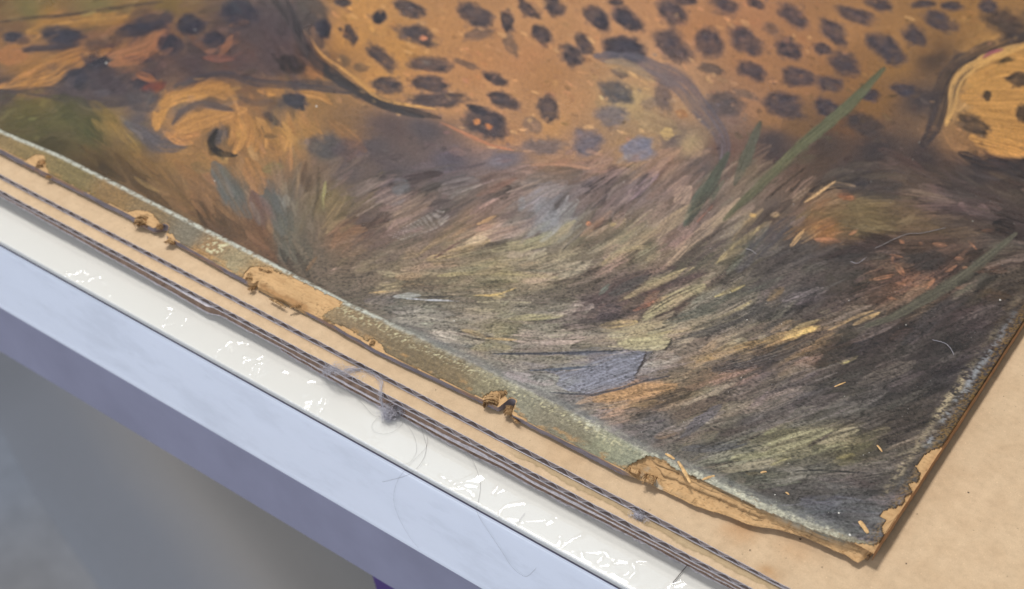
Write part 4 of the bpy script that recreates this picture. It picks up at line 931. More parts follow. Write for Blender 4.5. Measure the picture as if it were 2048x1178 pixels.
stroke([(1292, 704), (1287, 722), (1272, 748)], 4, (84, 62, 56), .8, .2); stroke([(1343, 676), (1340, 690), (1330, 700)], 4, (86, 76, 68), .7, .2); stroke([(1100, 785), (1186, 790), (1240, 778), (1290, 762), (1340, 752)], 5, (76, 78, 90), .7, .3)
# dark grain of the board pressing through the thin foreground paint
gr = vnoise(GX * 2.3, GY * 2.3, 210) * 0.6 + vnoise(GX * 1.5, GY * 1.6, 211) * 0.4
frn = np.clip(sstep(430, 560, PY) * sstep(420, 640, PX), 0, 1)
IMG *= (1 - 0.26 * sstep(0.60, 0.76, gr) * frn)[..., None]; IMG *= (1 + 0.16 * (1 - sstep(0.24, 0.40, gr)) * frn)[..., None]

# bright flecks of paint on the fur, scattered crumbs of old varnish in the foreground
rg = np.random.default_rng(12)
for _ in range(90):
    x = rg.uniform(700, 1880); y = rg.uniform(10, 330)
    h = hit(x, y, ZB); i = int((h[0] - XA) / ST); j = int((h[1] - YA) / ST)
    if not (0 <= i < NX and 0 <= j < NY) or IMG[j, i, 0] < 0.22: continue
    a = flow_at(x, y); L = rg.uniform(3, 12)
    stroke([(x - L * math.cos(a), y - L * math.sin(a)), (x + L * math.cos(a), y + L * math.sin(a))], rg.uniform(4, 8), (196, 150, 98), .32, .5)

c_([(1372, 330), (1250, 460), (1150, 555), (960, 712), (840, 830), (690, 970), (600, 1060)], 44, (104, 101, 74), .75, .3, .35)
c_([(620, 740), (540, 880), (470, 990), (425, 1085)], 46, (92, 93, 78), .6, .3, .35); c_([(775, 590), (730, 700), (690, 800), (650, 890)], 44, (96, 93, 78), .6, .3)
g_([(980, 890), (1150, 830), (1330, 725), (1560, 590), (1860, 345)], 56, (96, 92, 76), .7, .35)
dm = np.exp(-(((PX - 430) / 300) ** 2 + ((PY - 95) / 85) ** 2) ** 2)[..., None]
IMG = IMG * (1 - dm * np.array([0.20, 0.26, 0.20], np.float32))
def box(A, r):
    for ax in (0, 1):
        c = np.cumsum(np.pad(A, [(r + 1, r) if k == ax else (0, 0) for k in range(3)], mode='edge'), axis=ax, dtype=np.float64)
        n = A.shape[ax]
        hi = [slice(None)] * 3; lo = [slice(None)] * 3
        hi[ax] = slice(2 * r + 1, 2 * r + 1 + n); lo[ax] = slice(0, n)
        A = (c[tuple(hi)] - c[tuple(lo)]) / (2 * r + 1)
    return A
LUM = IMG.mean(-1, keepdims=True)
L2 = LUM + 0.55 * (LUM - box(LUM, 9)) + 0.35 * (LUM - box(LUM, 2))
IMG = IMG * np.clip(L2 / np.maximum(LUM, 1e-3), 0.4, 1.9)
IMG = IMG * np.clip((LUM / 0.13), 0.3, 2.0) ** 0.34
fz = (1 - sstep(250, 340, PY))[..., None]
IMG = IMG * (fz + (1 - fz) * np.clip(LUM / 0.12, 0.3, 1.4) ** 0.35)
IMG = IMG * (1 - fz) + IMG * np.array([0.95, 1.0, 1.04], np.float32) * fz
gz = (sstep(300, 380, PY) * 0.16)[..., None]
IMG = IMG * (1 - gz) + IMG.mean(-1, keepdims=True) * np.array([1.10, 1.0, 0.84], np.float32) * gz

# weathered bands where the frame used to sit: pale ridge along the front, flaking strip on the right
RY = ridge_y(GX.astype(np.float64)).astype(np.float32)
dy = GY - RY
fl = fbm(GX * 0.9, GY * 1.1, 4, 90); fl2 = fbm(GX * 2.2, GY * 2.4, 3, 93); fl3 = fbm(GX * 0.12, GY * 0.15, 3, 94)
lipm = 1 - sstep(-0.9, -0.1, dy + (fl - 0.5) * 1.2)
stre = 0.72 + 0.56 * fbm(GX * 0.16, GY * 1.5, 4, 95)
IMG = IMG * (1 - lipm[..., None]) + (LIPI * (1.12 - 0.2 * sstep(-240, -190, GX))[..., None] * stre[..., None] * (0.72 + 0.56 * vnoise(GX * 2.2, GY * 2.2, 96))[..., None]) * lipm[..., None]
pale = lin((184, 184, 170)).astype(np.float32); cream = lin((200, 190, 152)).astype(np.float32)
far = 1 - sstep(-235, -205, GX)                 # to the left the ridge is a clean pale line, to the right a broad flaking band
rid = np.exp(-((dy + 0.15) / 0.85) ** 4) * (0.15 + 0.85 * sstep(0.34, 0.54, 0.6 * fl + 0.4 * fl2)) * far * 1.0
IMG = IMG * (1 - rid[..., None]) + pale * (0.8 + 0.4 * fl2)[..., None] * rid[..., None]
near = sstep(-240, -205, GX) * (1 - sstep(-76, -64, GX))
rid2 = 1.15 * np.exp(-((dy + 1.2) / 2.2) ** 2) * near * (0.3 + 0.7 * sstep(.35, .62, fbm(GX * .10, GY * .2, 3, 193))) * (0.25 * sstep(.3, .6, fl) + 0.6 * sstep(0.48, 0.66, fl2 * 0.55 + fl * 0.45)) * (0.35 + 0.9 * sstep(-190, -140, GX)) 
IMG = IMG * (1 - np.clip(rid2, 0, 1)[..., None]) + (pale * 0.55 + cream * 0.45) * (0.8 + 0.4 * fl2)[..., None] * np.clip(rid2, 0, 1)[..., None]
halo = np.exp(-((dy - 0.8) / 1.6) ** 2) * near * 0.35
IMG = IMG * (1 - halo[..., None]) + lin((150, 152, 150)).astype(np.float32) * halo[..., None]
dots = 0.9 * sstep(0.68, 0.76, vnoise(GX * 1.7, GY * 1.9, 99)) * np.exp(-((dy + 3.0) / 1.6) ** 2) * sstep(-310, -230, GX) * (1 - sstep(-150, -120, GX))
dots = dots + sstep(0.6, 0.7, vnoise(GX * 1.1, GY * 1.3, 98)) * (1 - sstep(2.5, 4.5, np.hypot((GX + 299) / 1.6, dy + 4.2))) 
dots = np.clip(dots, 0, 1)
IMG = IMG * (1 - dots[..., None]) + cream * dots[..., None]
oc = sstep(0.55, 0.7, fbm(GX * 0.35, GY * 0.9, 3, 97)) * sstep(6.2, 8.2, -dy) * 0.6
IMG = IMG * (1 - oc[..., None]) + lin((172, 132, 82)).astype(np.float32) * oc[..., None]
dr = GX + 60.0
xr = -66.4 + 0.5 * (fl3 - 0.5) * 4
rband = 0.8 * np.exp(-((GX - xr) / 1.1) ** 2) * (0.35 + 0.65 * sstep(.35, .6, fbm(GX * .08, GY * .10, 2, 191))) * sstep(0.40, 0.58, 0.5 * fl + 0.5 * fl2 + 0.12 * (fl3 - .5)) * sstep(272, 284, GY) * (0.25 + 0.75 * (1 - sstep(325, 360, GY)))
rb2 = 0.8 * np.exp(-((GX - xr - 2.3) / 1.0) ** 2) * sstep(.3, .6, fbm(GX * .08, GY * .09, 2, 192)) * sstep(0.44, 0.60, fl) * sstep(280, 292, GY) * (1 - 0.75 * sstep(335, 375, GY))
yel = sstep(-64.6, -62.4, GX) * sstep(0.44, 0.64, fl2) * 0.5
IMG = IMG * (1 - yel[..., None]) + lin((150, 116, 58)).astype(np.float32) * yel[..., None]
IMG = IMG * (1 - np.clip(rb2, 0, .7)[..., None]) + lin((164, 166, 168)).astype(np.float32) * np.clip(rb2, 0, .7)[..., None]
IMG = IMG * (1 - np.clip(rband, 0, .8)[..., None]) + lin((196, 178, 144)).astype(np.float32) * (0.8 + 0.4 * fl2)[..., None] * np.clip(rband, 0, .8)[..., None]
HGT += (rid + np.clip(rid2, 0, 1) + np.clip(rband, 0, 1)) * 0.12 * fl2 + dots * 0.15

PAINT_GAIN = 0.96                                # measured picture colour -> pigment colour under these lamps
IMG = np.clip((IMG - 0.011) * PAINT_GAIN * 1.06, 0.004, 0.9).astype(np.float32)

# --- where the paint layer has come away (outlines measured on the photograph)
def plist(pts, z=ZB): return [tuple(hit(x, y, z)[:2]) for x, y in pts]
def zlip(px, py):
    z = ZB
    for _ in range(6):
        p = hit(px, py, z); z = float(zface(np.array([p[0]]), np.array([p[1]]))[0])
    return p
def lplist(pts): return [tuple(zlip(x, y)[:2]) for x, y in pts]
GONE = [
 lplist([(518, 552), (530, 540), (545, 540), (600, 562), (650, 588), (684, 604), (676, 612), (648, 627), (640, 636), (620, 660), (540, 620), (505, 585)]),
 lplist([(488, 548), (505, 533), (545, 535), (548, 545), (525, 552), (505, 575), (490, 575)]),
 lplist([(1243, 944), (1265, 928), (1285, 918), (1300, 911), (1330, 922), (1350, 938), (1380, 950), (1420, 968), (1470, 993), (1520, 1018), (1560, 1034), (1640, 1066), (1690, 1082), (1743, 1090), (1775, 1110), (1740, 1170), (1500, 1120), (1240, 1000)]),
 lplist([(1856, 905), (1834, 932), (1840, 943), (1842, 952), (1835, 965), (1822, 968), (1825, 981), (1830, 988), (1815, 990), (1811, 995), (1809, 1006), (1790, 1017), (1775, 1018), (1764, 1024), (1763, 1031), (1775, 1041), (1764, 1058), (1771, 1070), (1760, 1092), (1800, 1100), (1900, 930), (1886, 893)]),
 lplist([(50, 322), (70, 309), (88, 312), (90, 330), (98, 350), (60, 340)]),
 lplist([(252, 425), (275, 420), (300, 425), (318, 445), (325, 462), (345, 470), (356, 487), (340, 500), (280, 470)]),
 lplist([(966, 798), (985, 782), (1003, 782), (1012, 796), (1016, 806), (1026, 822), (1052, 842), (1040, 850), (1015, 835), (985, 812)]),
 lplist([(733, 690), (738, 678), (750, 680), (762, 692), (770, 702), (752, 700)]),
 lplist([(640, 636), (700, 660), (760, 700), (880, 768), (885, 775), (760, 712), (700, 675), (642, 645)]),
]
XG, YG = GX.astype(np.float64), GY.astype(np.float64)
jx = 0.9 * (fbm(XG * 0.9, YG * 0.9, 3, 81) - 0.5); jy = 0.9 * (fbm(XG * 0.9, YG * 0.9, 3, 82) - 0.5)
gone = np.zeros(GX.shape, bool)
for g in GONE:
    g = np.array(g); i0, i1 = np.searchsorted(gx, [g[:, 0].min() - 2, g[:, 0].max() + 2]); j0, j1 = np.searchsorted(gy, [g[:, 1].min() - 2, g[:, 1].max() + 2])
    s = (slice(j0, j1), slice(i0, i1))
    gone[s] |= poly_mask(XG[s] + jx[s], YG[s] + jy[s], [tuple(p) for p in g])
XEDGE = -60.2
inside_core = (YG > core_y(gx)[None, :]) & (XG < XEDGE + 0.25 * (fbm(YG * 0.3, XG * 0, 3, 84) - 0.5))
ZF = zface(XG, YG)
EX = 0.15 * (fbm(XG * 0.05, YG * 0.05, 3, 87) - 0.5)

def compact(V, Fc, *arrs):
    used = np.unique(Fc); mp = np.full(len(V), -1, np.int64); mp[used] = np.arange(len(used))
    return (V[used], mp[Fc]) + tuple(a[used] for a in arrs)

def build_face():
    keep_v = inside_core & ~gone
    kv = keep_v[:-1, :-1] & keep_v[1:, :-1] & keep_v[:-1, 1:] & keep_v[1:, 1:]
    # finest mesh where the picture is looked at, coarser blocks out beyond
    BL = 16
    z = ZF + EX + HGT.astype(np.float64)
    V = np.stack([XG, YG, z], -1).reshape(-1, 3)
    faces = []
    fine = np.zeros((NY - 1, NX - 1), bool)
    for bj in range(0, NY - 1, BL):
        for bi in range(0, NX - 1, BL):
            j1 = min(bj + BL, NY - 1); i1 = min(bi + BL, NX - 1)
            px = PX[bj:j1 + 1:BL, bi:i1 + 1:BL]; py = PY[bj:j1 + 1:BL, bi:i1 + 1:BL]
            if (px.max() > -120) and (px.min() < 2170) and (py.max() > -90): fine[bj:j1, bi:i1] = True
            else:
                st_ = 4
                jj = np.arange(bj, j1 - 1 + 1, st_); ii = np.arange(bi, i1 - 1 + 1, st_)
                for j in jj:
                    for i in ii:
                        j2 = min(j + st_, j1); i2 = min(i + st_, i1)
                        faces.append((j * NX + i, j * NX + i2, j2 * NX + i2, j2 * NX + i))
    m = kv & fine
    jj, ii = np.nonzero(m)
    a = jj * NX + ii
    q = np.stack([a, a + 1, a + NX + 1, a + NX], 1)
    # the paint film's own thickness along every broken border
    def border(mask_a, mask_b, e):
        return None
    sk = []
    mp = np.pad(m, 1)
    for dj, di, e in ((-1, 0, (0, 1)), (1, 0, (NX + 1, NX)), (0, -1, (NX, 0)), (0, 1, (1, NX + 1))):
        nb = mp[1 + dj:1 + dj + m.shape[0], 1 + di:1 + di + m.shape[1]]
        fn = np.pad(fine, 1)[1 + dj:1 + dj + m.shape[0], 1 + di:1 + di + m.shape[1]]
        b = m & ~nb & fn
        j, i = np.nonzero(b); s = j * NX + i
        sk.append(np.stack([s + e[0], s + e[1]], 1))
    sk = np.vstack(sk)
    nv = len(V)
    ub, inv = np.unique(sk, return_inverse=True); inv = inv.reshape(sk.shape)
    low = V[ub].copy(); low[:, 2] -= 0.3
    V2 = np.vstack([V, low])
    skf = np.stack([sk[:, 1], sk[:, 0], nv + inv[:, 0], nv + inv[:, 1]], 1)
    C = IMG.reshape(-1, 3)
    Cl = np.tile(lin((164, 136, 102)) * PAINT_GAIN, (len(ub), 1))
    C2 = np.vstack([C, Cl])
    Fc = np.vstack([q, np.array(faces, dtype=np.int64).reshape(-1, 4), skf])
    V2, Fc, C2 = compact(V2, Fc, C2)
    mesh_obj("painted_face", V2, Fc, M_PAINT, painting, True, C2)
build_face()

# --- the board itself: pressed paper, seen where the paint is lost, and its worn front edge
OCH = lin((206, 167, 120)); OCHD = lin((166, 124, 82)); RIMC = lin((132, 124, 128))
def core_z(X, Y):
    """top of the board under the paint; falls in torn steps where the front edge has split"""
    z = zface(X, Y) + 0.15 * (fbm(X * 0.05, Y * 0.05, 3, 87) - 0.5) - 0.24
    split = sstep(-133, -127, X)
    yb = core_y(X); yr = ridge_y(X) - 0.6
    t = np.clip((Y - yb) / np.maximum(yr - yb, 0.6), 0, 1)
    wob = 0.16 * (fbm(X * 0.12, Y * 0, 3, 101) - 0.5) * 2 + 0.06 * (vnoise(X * 0.8, Y * 0, 102) - .5)
    tt = t + wob
    zlow = 2.1 + 0.9 * lift(X, Y)
    ztop = ZB + lift(X, Y) - 0.5
    led = zlow + 0.5 * np.clip(tt / 0.5, 0, 1)
    step1 = sstep(0.46, 0.53, tt); step2 = sstep(0.62, 0.66, tt); step3 = sstep(0.80, 0.86, tt)
    zz = led * (1 - step1) + step1 * (zlow + 0.9) + (ztop - zlow - 0.9) * (0.45 * step2 + 0.55 * step3) * step1
    zz = zz - 0.55 * np.exp(-((tt - 0.47) / 0.045) ** 2)
    zz = zz + 0.12 * (vnoise(X * 0.35, Y * 3.0, 103) - 0.5)
    z = np.where(t < 1, z * (1 - split) + np.minimum(0.9 + 0.9 * lift(X, Y) + 2.6 * t ** 1.5, z) * split, z)
    # the patch where the lip has flaked down to a lower layer
    xa, xb = hit(515, 560, 4)[0], hit(680, 620, 4)[0]
    pt = sstep(xa - 1, xa + 1, X) * (1 - sstep(xb, xb + 3, X)) * (1 - sstep(-1.2, -0.2, Y - yr))
    z = z - pt * (0.25 + 0.45 * sstep(2.4, 0.8, Y - yb) * (1 - sstep(0.0, 0.6, fbm(X * 0.4, X * 0, 3, 106) - .45)))
    return z + 0.16 * (fbm(X * 0.9, Y * 1.6, 4, 104) - 0.5)

def core_col(X, Y):
    n = fbm(X * 0.22, Y * 0.5, 4, 110); n2 = fbm(X * 0.5, Y * 2.4, 3, 111)
    c = OCH * (0.86 + 0.3 * n)[..., None]
    w = np.clip(sstep(0.52, 0.66, n2) * 0.28, 0, 1)[..., None]
    c = c * (1 - w) + OCHD * w
    crk = (np.abs(fbm(X * 0.28, Y * 0.4, 3, 112) - 0.5) < 0.012)[..., None]
    c = np.where(crk, c * 0.6, c)
    yr = ridge_y(X)
    p = (np.exp(-((Y - yr + 0.9) / 0.75) ** 2) * sstep(-118, -108, X) * (1 - sstep(-70, -64, X)) * (0.5 + 0.7 * sstep(.4, .6, fbm(X * .5, Y, 3, 113))))[..., None]
    p = np.clip(p, 0, .9)
    c = c * (1 - p) + lin((176, 176, 160)) * p
    sp = (sstep(0.62, 0.68, fbm(X * 0.3, Y * 0.5, 3, 114)) * 0.6 * np.exp(-((X + 123) / 5.0) ** 2))[..., None]
    xa, xb = hit(508, 570, 3)[0], hit(625, 630, 3)[0]
    cr = (sstep(xa, xa + 3, X) * (1 - sstep(xb - 5, xb, X)) * (1 - sstep(0.9, 2.0, Y - core_y(X) + 1.6 * (fbm(X * .5, Y * .5, 3, 115) - .5))))[..., None]
    c = c * (1 - 0.75 * cr) + OCHD * (0.55 + 0.8 * fbm(X * .9, Y * 1.2, 3, 116))[..., None] * 0.75 * cr
    return (c * (1 - sp) + lin((176, 180, 170)) * sp) * 0.86

def build_core():
    V = []; Fc = []; C = []
    # front strip
    xs = np.arange(XA, XEDGE + 0.01, 0.42); m = 44
    yb = core_y(xs)
    t = np.linspace(0, 1, m) ** 1.15
    X = np.tile(xs, (m, 1)); Y = yb[None, :] + t[:, None] * (13.5)
    Y = np.minimum(Y, 262.0 + 0 * Y) if False else Y
    Z = core_z(X, Y); Cc_ = core_col(X, Y)
    mesh_obj("board_core", np.stack([X, Y, Z], -1).reshape(-1, 3), grid_faces(len(xs), m), M_CORE, painting, True, Cc_.reshape(-1, 3))
    # right strip
    ys = np.arange(256, 330, 0.42); xo = XEDGE + 0.25 * (fbm(ys * 0.3, ys * 0, 3, 84) - 0.5)
    tt = np.linspace(0, 1, 20)
    X = xo[None, :] - 8 * (1 - tt[:, None]); Y = np.tile(ys, (20, 1)); Z = zface(X, Y) - 0.26 + 0.16 * (fbm(X * 0.9, Y * 0.9, 4, 104) - 0.5) - 0.35 * sstep(-1.6, 0, X - xo[None, :])
    mesh_obj("board_core", np.stack([X, Y, Z], -1).reshape(-1, 3), grid_faces(len(ys), 20), M_CORE, painting, True, core_col(X, Y).reshape(-1, 3))
    # the worn front edge
    n = 12
    rows = np.linspace(0, 1, n); zt = core_z(xs, yb); zb_ = 0.75 + 0.8 * lift(xs, yb) + 0.25 * (fbm(xs * 0.2, xs * 0, 3, 120) - .5)
    V = []; C = []
    split = sstep(-134, -128, xs)
    for k, r in enumerate(rows):
        z = zt * (1 - r) + zb_ * r
        y = yb + 0.35 * (vnoise(xs * 0.15, r * 9 + xs * 0, 121) - 0.5) * (1 if 0 < k else 0) + 0.9 * r ** 2 * split + 0.25 * (vnoise(xs * 1.5, r * 6 + xs * 0, 122) - .5) * (1 if k else 0)
        V.append(np.stack([xs, y, z], 1))
        n1 = fbm(xs * 0.3, r * 5 + xs * 0, 3, 123)
        cc = RIMC * (0.62 + 0.8 * n1)[:, None]
        pap = sstep(0.56, 0.68, fbm(xs * 0.12, r * 1.2 + xs * 0, 3, 124))[:, None] * 0.5
        cc = cc * (1 - pap) + OCHD * pap
        if k == 0: cc = cc * 0.4 + OCH * 0.6 * 0.8
        inpatch = (sstep(hit(485, 560, 3)[0], hit(500, 560, 3)[0], xs) * (1 - sstep(hit(600, 620, 3)[0], hit(620, 620, 3)[0], xs)))[:, None]
        w = np.clip(split[:, None] + inpatch, 0, 1)
        cc = cc * (1 - w) + (OCH * 0.75 * (0.6 + 0.8 * n1)[:, None] + 0.0) * w
        C.append(cc * 0.85)
    mesh_obj("board_rim", np.vstack(V), grid_faces(len(xs), n)[:, ::-1].copy(), M_CORE, painting, True, np.vstack(C))
    # right edge face and the board's body
    ys = np.concatenate([np.arange(256, 400, 0.6), np.arange(400, 622, 6)]); xo = XEDGE + 0.25 * (fbm(ys * 0.3, ys * 0, 3, 84) - 0.5) + 0.02
    zt = zface(xo, ys) - 0.02
    V = np.vstack([np.stack([xo, ys, zt * (1 - r) + r * (1.0 + 0.8 * lift(xo, ys))], 1) for r in (0, .12, .3, .6, 1)])
    C = np.tile(lin((176, 138, 106)), (len(V), 1)) * (0.7 + 0.6 * fbm(V[:, 1] * 0.4, V[:, 2] * 2, 3, 130))[:, None]
    o = mesh_obj("board_rim", V, grid_faces(len(ys), 5), M_CORE, painting, True, C); o["label"] = "straight right edge of the board"
    v, f = boxes_mesh([(XA, XEDGE - 1.2, 256.5, 619, 0.75, 2.6)])
    mesh_obj("board_body", v, f, mat_plain("board_brown", (120, 96, 70), 0.9), painting, False)
build_core()

def build_layers():
    xs = np.arange(-131.0, -61.0, 0.35)
    yb = core_y(xs); yr = ridge_y(xs) - 0.5
    for k, (f0, z0, z1, xa, xb) in enumerate(((0.0, 0.9, 1.7, -122, -64), (0.34, 1.6, 2.1, -112, -61.5), (0.52, 2.7, 3.3, -126, -62), (0.64, 3.15, 3.6, -119, -70), (0.76, 3.6, 4.0, -128, -61.5))):
        m_ = (xs > xa) & (xs < xb); x = xs[m_]
        w = np.maximum(yr[m_] - yb[m_], 1.0)
        y0 = yb[m_] + f0 * w + 0.9 * (fbm(x * 0.16, x * 0 + k, 3, 140 + k) - 0.5) * 2 * (0.35 if k == 0 else 1) + 0.35 * (vnoise(x * 1.3, x * 0, 150 + k) - .5)
        endt = np.minimum(sstep(xa, xa + 4, x), 1 - sstep(xb - 4, xb, x)); y0 = y0 + (1 - endt) * 1.4
        n = 9; V = []; C = []
        for j in range(n):
            t = j / (n - 1); y = y0 + t * (yr[m_] + 1.2 - y0)
            zz = z0 + (z1 - z0) * t ** 0.7 + lift(x, y) * 0.95 + 0.35 * (fbm(x * 0.12 + k, y * 0.3, 3, 160 + k) - .5) + 0.12 * (vnoise(x * .9, y * 2, 170 + k) - .5)
            zz = zz - 0.18 * (j == 0)
            zz = np.minimum(zz, zface(x, y) - 0.25)
            V.append(np.stack([x, y, zz], 1))
            C.append((core_col(x[None], y[None])[0] * (1.06 - 0.06 * k)) * (0.8 if j == 0 else 1.0) * (0.85 + 0.3 * fbm(x * .3, y * 2.5, 3, 180 + k))[:, None])
        o = mesh_obj("torn_layer", np.vstack(V), grid_faces(len(x), n), M_CORE, painting, True, np.vstack(C))
        so = o.modifiers.new("thickness", 'SOLIDIFY'); so.thickness = 0.00022; so.offset = -1
build_layers()

# --- rolled and frayed scraps of the torn layers
def scrap(center, along, rad, length, layers, seed, turn=3.6, start=-0.3, squash=0.7, tone=1.0):
    """a fan of curled paper layers, like the end of a split board; centre in mm, axis 'along' in the ground plane"""
    rg = np.random.default_rng(seed)
    ax = np.array([math.cos(along), math.sin(along), 0.0]); side = np.array([-ax[1], ax[0], 0]); up = np.array([0, 0, 1.0])
    V = []; Fc = []; C = []; off = 0
    na, nl = 16, 8
    for k in range(layers):
        r = rad * (0.25 + 0.75 * (k + 0.5) / layers) * rg.uniform(0.93, 1.07)
        a0 = start + rg.normal(0, 0.15); tr = turn * rg.uniform(0.7, 1.05)
        ln = length * rg.uniform(0.65, 1.1)
        g = []
        for i in range(na):
            t = i / (na - 1); a = a0 + tr * t
            rr = r * (1 + 0.22 * (float(vnoise(t * 3 + k * 5, seed, 1)) - .5)) * (1 - 0.15 * t)
            for j in range(nl):
                s = (j / (nl - 1) - 0.5) * ln + (0.25 * rg.normal() if j in (0, nl - 1) else 0); rr2 = rr * (1 + 0.16 * (float(vnoise(t * 4, j * .6 + k * 3, seed % 50)) - .5))
                p = np.array(center) + ax * s + side * (math.cos(a) * rr2) + up * (math.sin(a) * rr2 * squash)
                g.append(p)
                C.append((OCH if k % 3 else OCHD) * (0.6 + 0.6 * float(vnoise(j * .5 + k * 7, t * 9, 3))) * tone * 0.85)
        V += g
        for i in range(na - 1):
            for j in range(nl - 1):
                q = off + i * nl + j
                if float(vnoise(i * .55 + k * 9, j * .8 + seed, 7)) < 0.70 - 0.22 * (j in (0, nl - 2)) - 0.2 * (i > na - 5): Fc.append((q, q + 1, q + nl + 1, q + nl))
        off += na * nl
    for k in range(7 * layers):
        r = rad * rg.uniform(0.45, 1.06); a0 = start + rg.uniform(0, turn * .6); tr = rg.uniform(0.6, 2.2); s0 = rg.uniform(-.55, .55) * length; ds = rg.normal(0, .35)
        pts = [np.array(center) + ax * (s0 + ds * t) + side * math.cos(a0 + tr * t) * r * (1 + .12 * math.sin(9 * t + k)) + up * math.sin(a0 + tr * t) * r * squash for t in np.linspace(0, 1, 9)]
        v, f = tube_data(pts, rg.uniform(0.04, 0.10) * (0.6 + rad * .3), 4, off)
        V += list(v); Fc += f; off += len(v); cc = (OCH * rg.uniform(.7, 1.1) if rg.random() > .45 else OCHD * rg.uniform(.35, .8)) * tone * .9
        C += [cc] * len(v)
    o = mesh_obj("torn_scrap", np.array(V), np.array(Fc), M_CORE, painting, True, np.array(C))
    return o
def at_lip(px, py, dz=0.0): p = zlip(px, py); return np.array([p[0], p[1], p[2] + dz])
s = scrap(at_lip(82, 327, -0.7), -1.0, 1.9, 3.4, 7, 201, 3.4, 0.1); s["label"] = "small ochre curl at the far left of the torn edge"
scrap(at_lip(98, 350, -1.0), 0.5, 1.0, 2.2, 4, 202, 4.0)
s = scrap(at_lip(283, 440, -1.3), -1.25, 2.7, 3.4, 11, 203, 4.2, -0.2, 0.8); s["label"] = "frayed curl beside a hole in the edge"
scrap(at_lip(318, 450, -0.9), -1.0, 1.4, 3.0, 7, 204, 3.4)
scrap(at_lip(340, 478, -1.2), -1.3, 1.8, 2.8, 8, 205, 4.0)
s = scrap(at_lip(500, 552, -0.9), -1.1, 1.7, 3.0, 8, 206, 3.2, 0.2); s["label"] = "crumpled flap at the start of the bare patch"
scrap(at_lip(530, 541, -0.25), 0.25, 0.8, 4.2, 5, 207, 3.0)
scrap(at_lip(503, 574, -1.2), 0.1, 1.3, 1.8, 4, 208, 3.5)
scrap(at_lip(556, 603, -0.9), -0.05, 0.7, 7.0, 5, 209, 3.0, 0.2, 0.8, 0.8)
scrap(at_lip(590, 612, -0.5), 0.9, 0.9, 3.0, 4, 217, 2.6, 0.3, 0.7)
s = scrap(at_lip(745, 686, -0.4), -1.2, 0.9, 1.4, 5, 210, 5.6, 0.0, 1.0, 0.8); s["label"] = "tiny rolled knob on the edge"
s = scrap(at_lip(984, 799, -1.2), -1.2, 2.5, 3.0, 12, 211, 4.4, -0.4, 0.85, 0.85); s["label"] = "grained curl left of the dark notch"
scrap(at_lip(1006, 787, -0.4), 0.9, 1.2, 2.4, 6, 212, 3.4, 0.0, 0.8, 0.85)
scrap(at_lip(1018, 818, -1.3), -1.1, 1.4, 3.4, 8, 213, 3.6, 0.0, 0.8, 0.8)
scrap(at_lip(1030, 836, -1.3), -0.3, 0.8, 3.6, 4, 214, 3.0, 0.0, 0.8, 0.8)
s = scrap(at_lip(1300, 955, -1.0), 0.25, 1.9, 3.6, 7, 215, 3.6, -0.2, 0.6); s["label"] = "broken flap at the left end of the long split"
scrap(at_lip(1268, 938, -1.0), 0.15, 1.3, 5.0, 5, 216, 3.0, 0.1, 0.5)

# loose fibres sticking out of the long split
paths = []
for _ in range(260):
    x = random.uniform(-130, -62); y0 = float(core_y(np.array([x]))[0]); y = y0 + random.uniform(-0.1, max(0.4, float(ridge_y(x)) - y0))
    z = float(core_z(np.array([x]), np.array([y]))[0])
    d = np.array([random.gauss(0, 1.0), random.uniform(-0.9, 0.5), random.uniform(-0.1, 0.6)]) * random.uniform(0.4, 1.2)
    a = np.array([x, y, z]); paths.append((smooth_path([a, a + d * .5 + np.array([0, 0, .15]), a + d], 5), random.uniform(0.025, 0.05)))
o = tubes("board_fibre", paths, M_SPLINT, painting, 3); o["kind"] = "stuff"
# ------------------------------------------------------------------ small loose things
def face_pt(px, py, dz=0.0):
    p = zlip(px, py); return np.array([p[0], p[1], p[2] + dz])

def splinter(name, a, b, w, label, bow=0.15, cat="wood splinter", mat=None, lift0=0.15, lift1=0.15):
    A_ = face_pt(*a, lift0); B_ = face_pt(*b, lift1)
    n = 9; d = B_ - A_; s = np.cross(d / np.linalg.norm(d), [0, 0, 1.0])
    V = []; Fc = []
    rg = np.random.default_rng(int(a[0]))
    for i in range(n):
        t = i / (n - 1); p = A_ + d * t + np.array([0, 0, bow * math.sin(math.pi * t)])
        ww = w * (0.35 + 0.65 * math.sin(math.pi * min(1, 0.15 + t * 0.75))) * rg.uniform(0.85, 1.1)
        for k in range(6):
            an = k * math.pi / 3
            V.append(p + s * math.cos(an) * ww + np.array([0, 0, 1.0]) * (math.sin(an) * ww * 0.45))
    for i in range(n - 1):
        for k in range(6):
            Fc.append((i * 6 + k, i * 6 + (k + 1) % 6, (i + 1) * 6 + (k + 1) % 6, (i + 1) * 6 + k))
    V = np.array(V)
    o = mesh_obj(name, V, Fc + [tuple(range(5, -1, -1)), tuple(range((n - 1) * 6, n * 6))], mat or M_SPLINT, None, False)
    return tag(o, label, cat, "splinters fallen on the painting")
splinter("splinter", (1356, 924), (1380, 970), 0.55, "long straight splinter lying across the painting's front ridge", 0.25, lift0=.3, lift1=1.0)
splinter("splinter", (1331, 908), (1349, 919), 0.5, "short splinter on the ridge just left of the long straight one")
splinter("splinter", (1405, 960), (1429, 952), 0.45, "thin splinter pointing inward, right of the long straight one")
splinter("splinter", (1719, 1043), (1736, 1067), 0.75, "thick flake of wood near the painting's lower right corner")
splinter("splinter", (1754, 891), (1764, 904), 0.35, "tiny pale splinter on dark paint near the right margin")
splinter("splinter", (1669, 774), (1691, 765), 0.28, "fine yellow sliver on dark strokes, nearest the upright margin's middle", 0.05)
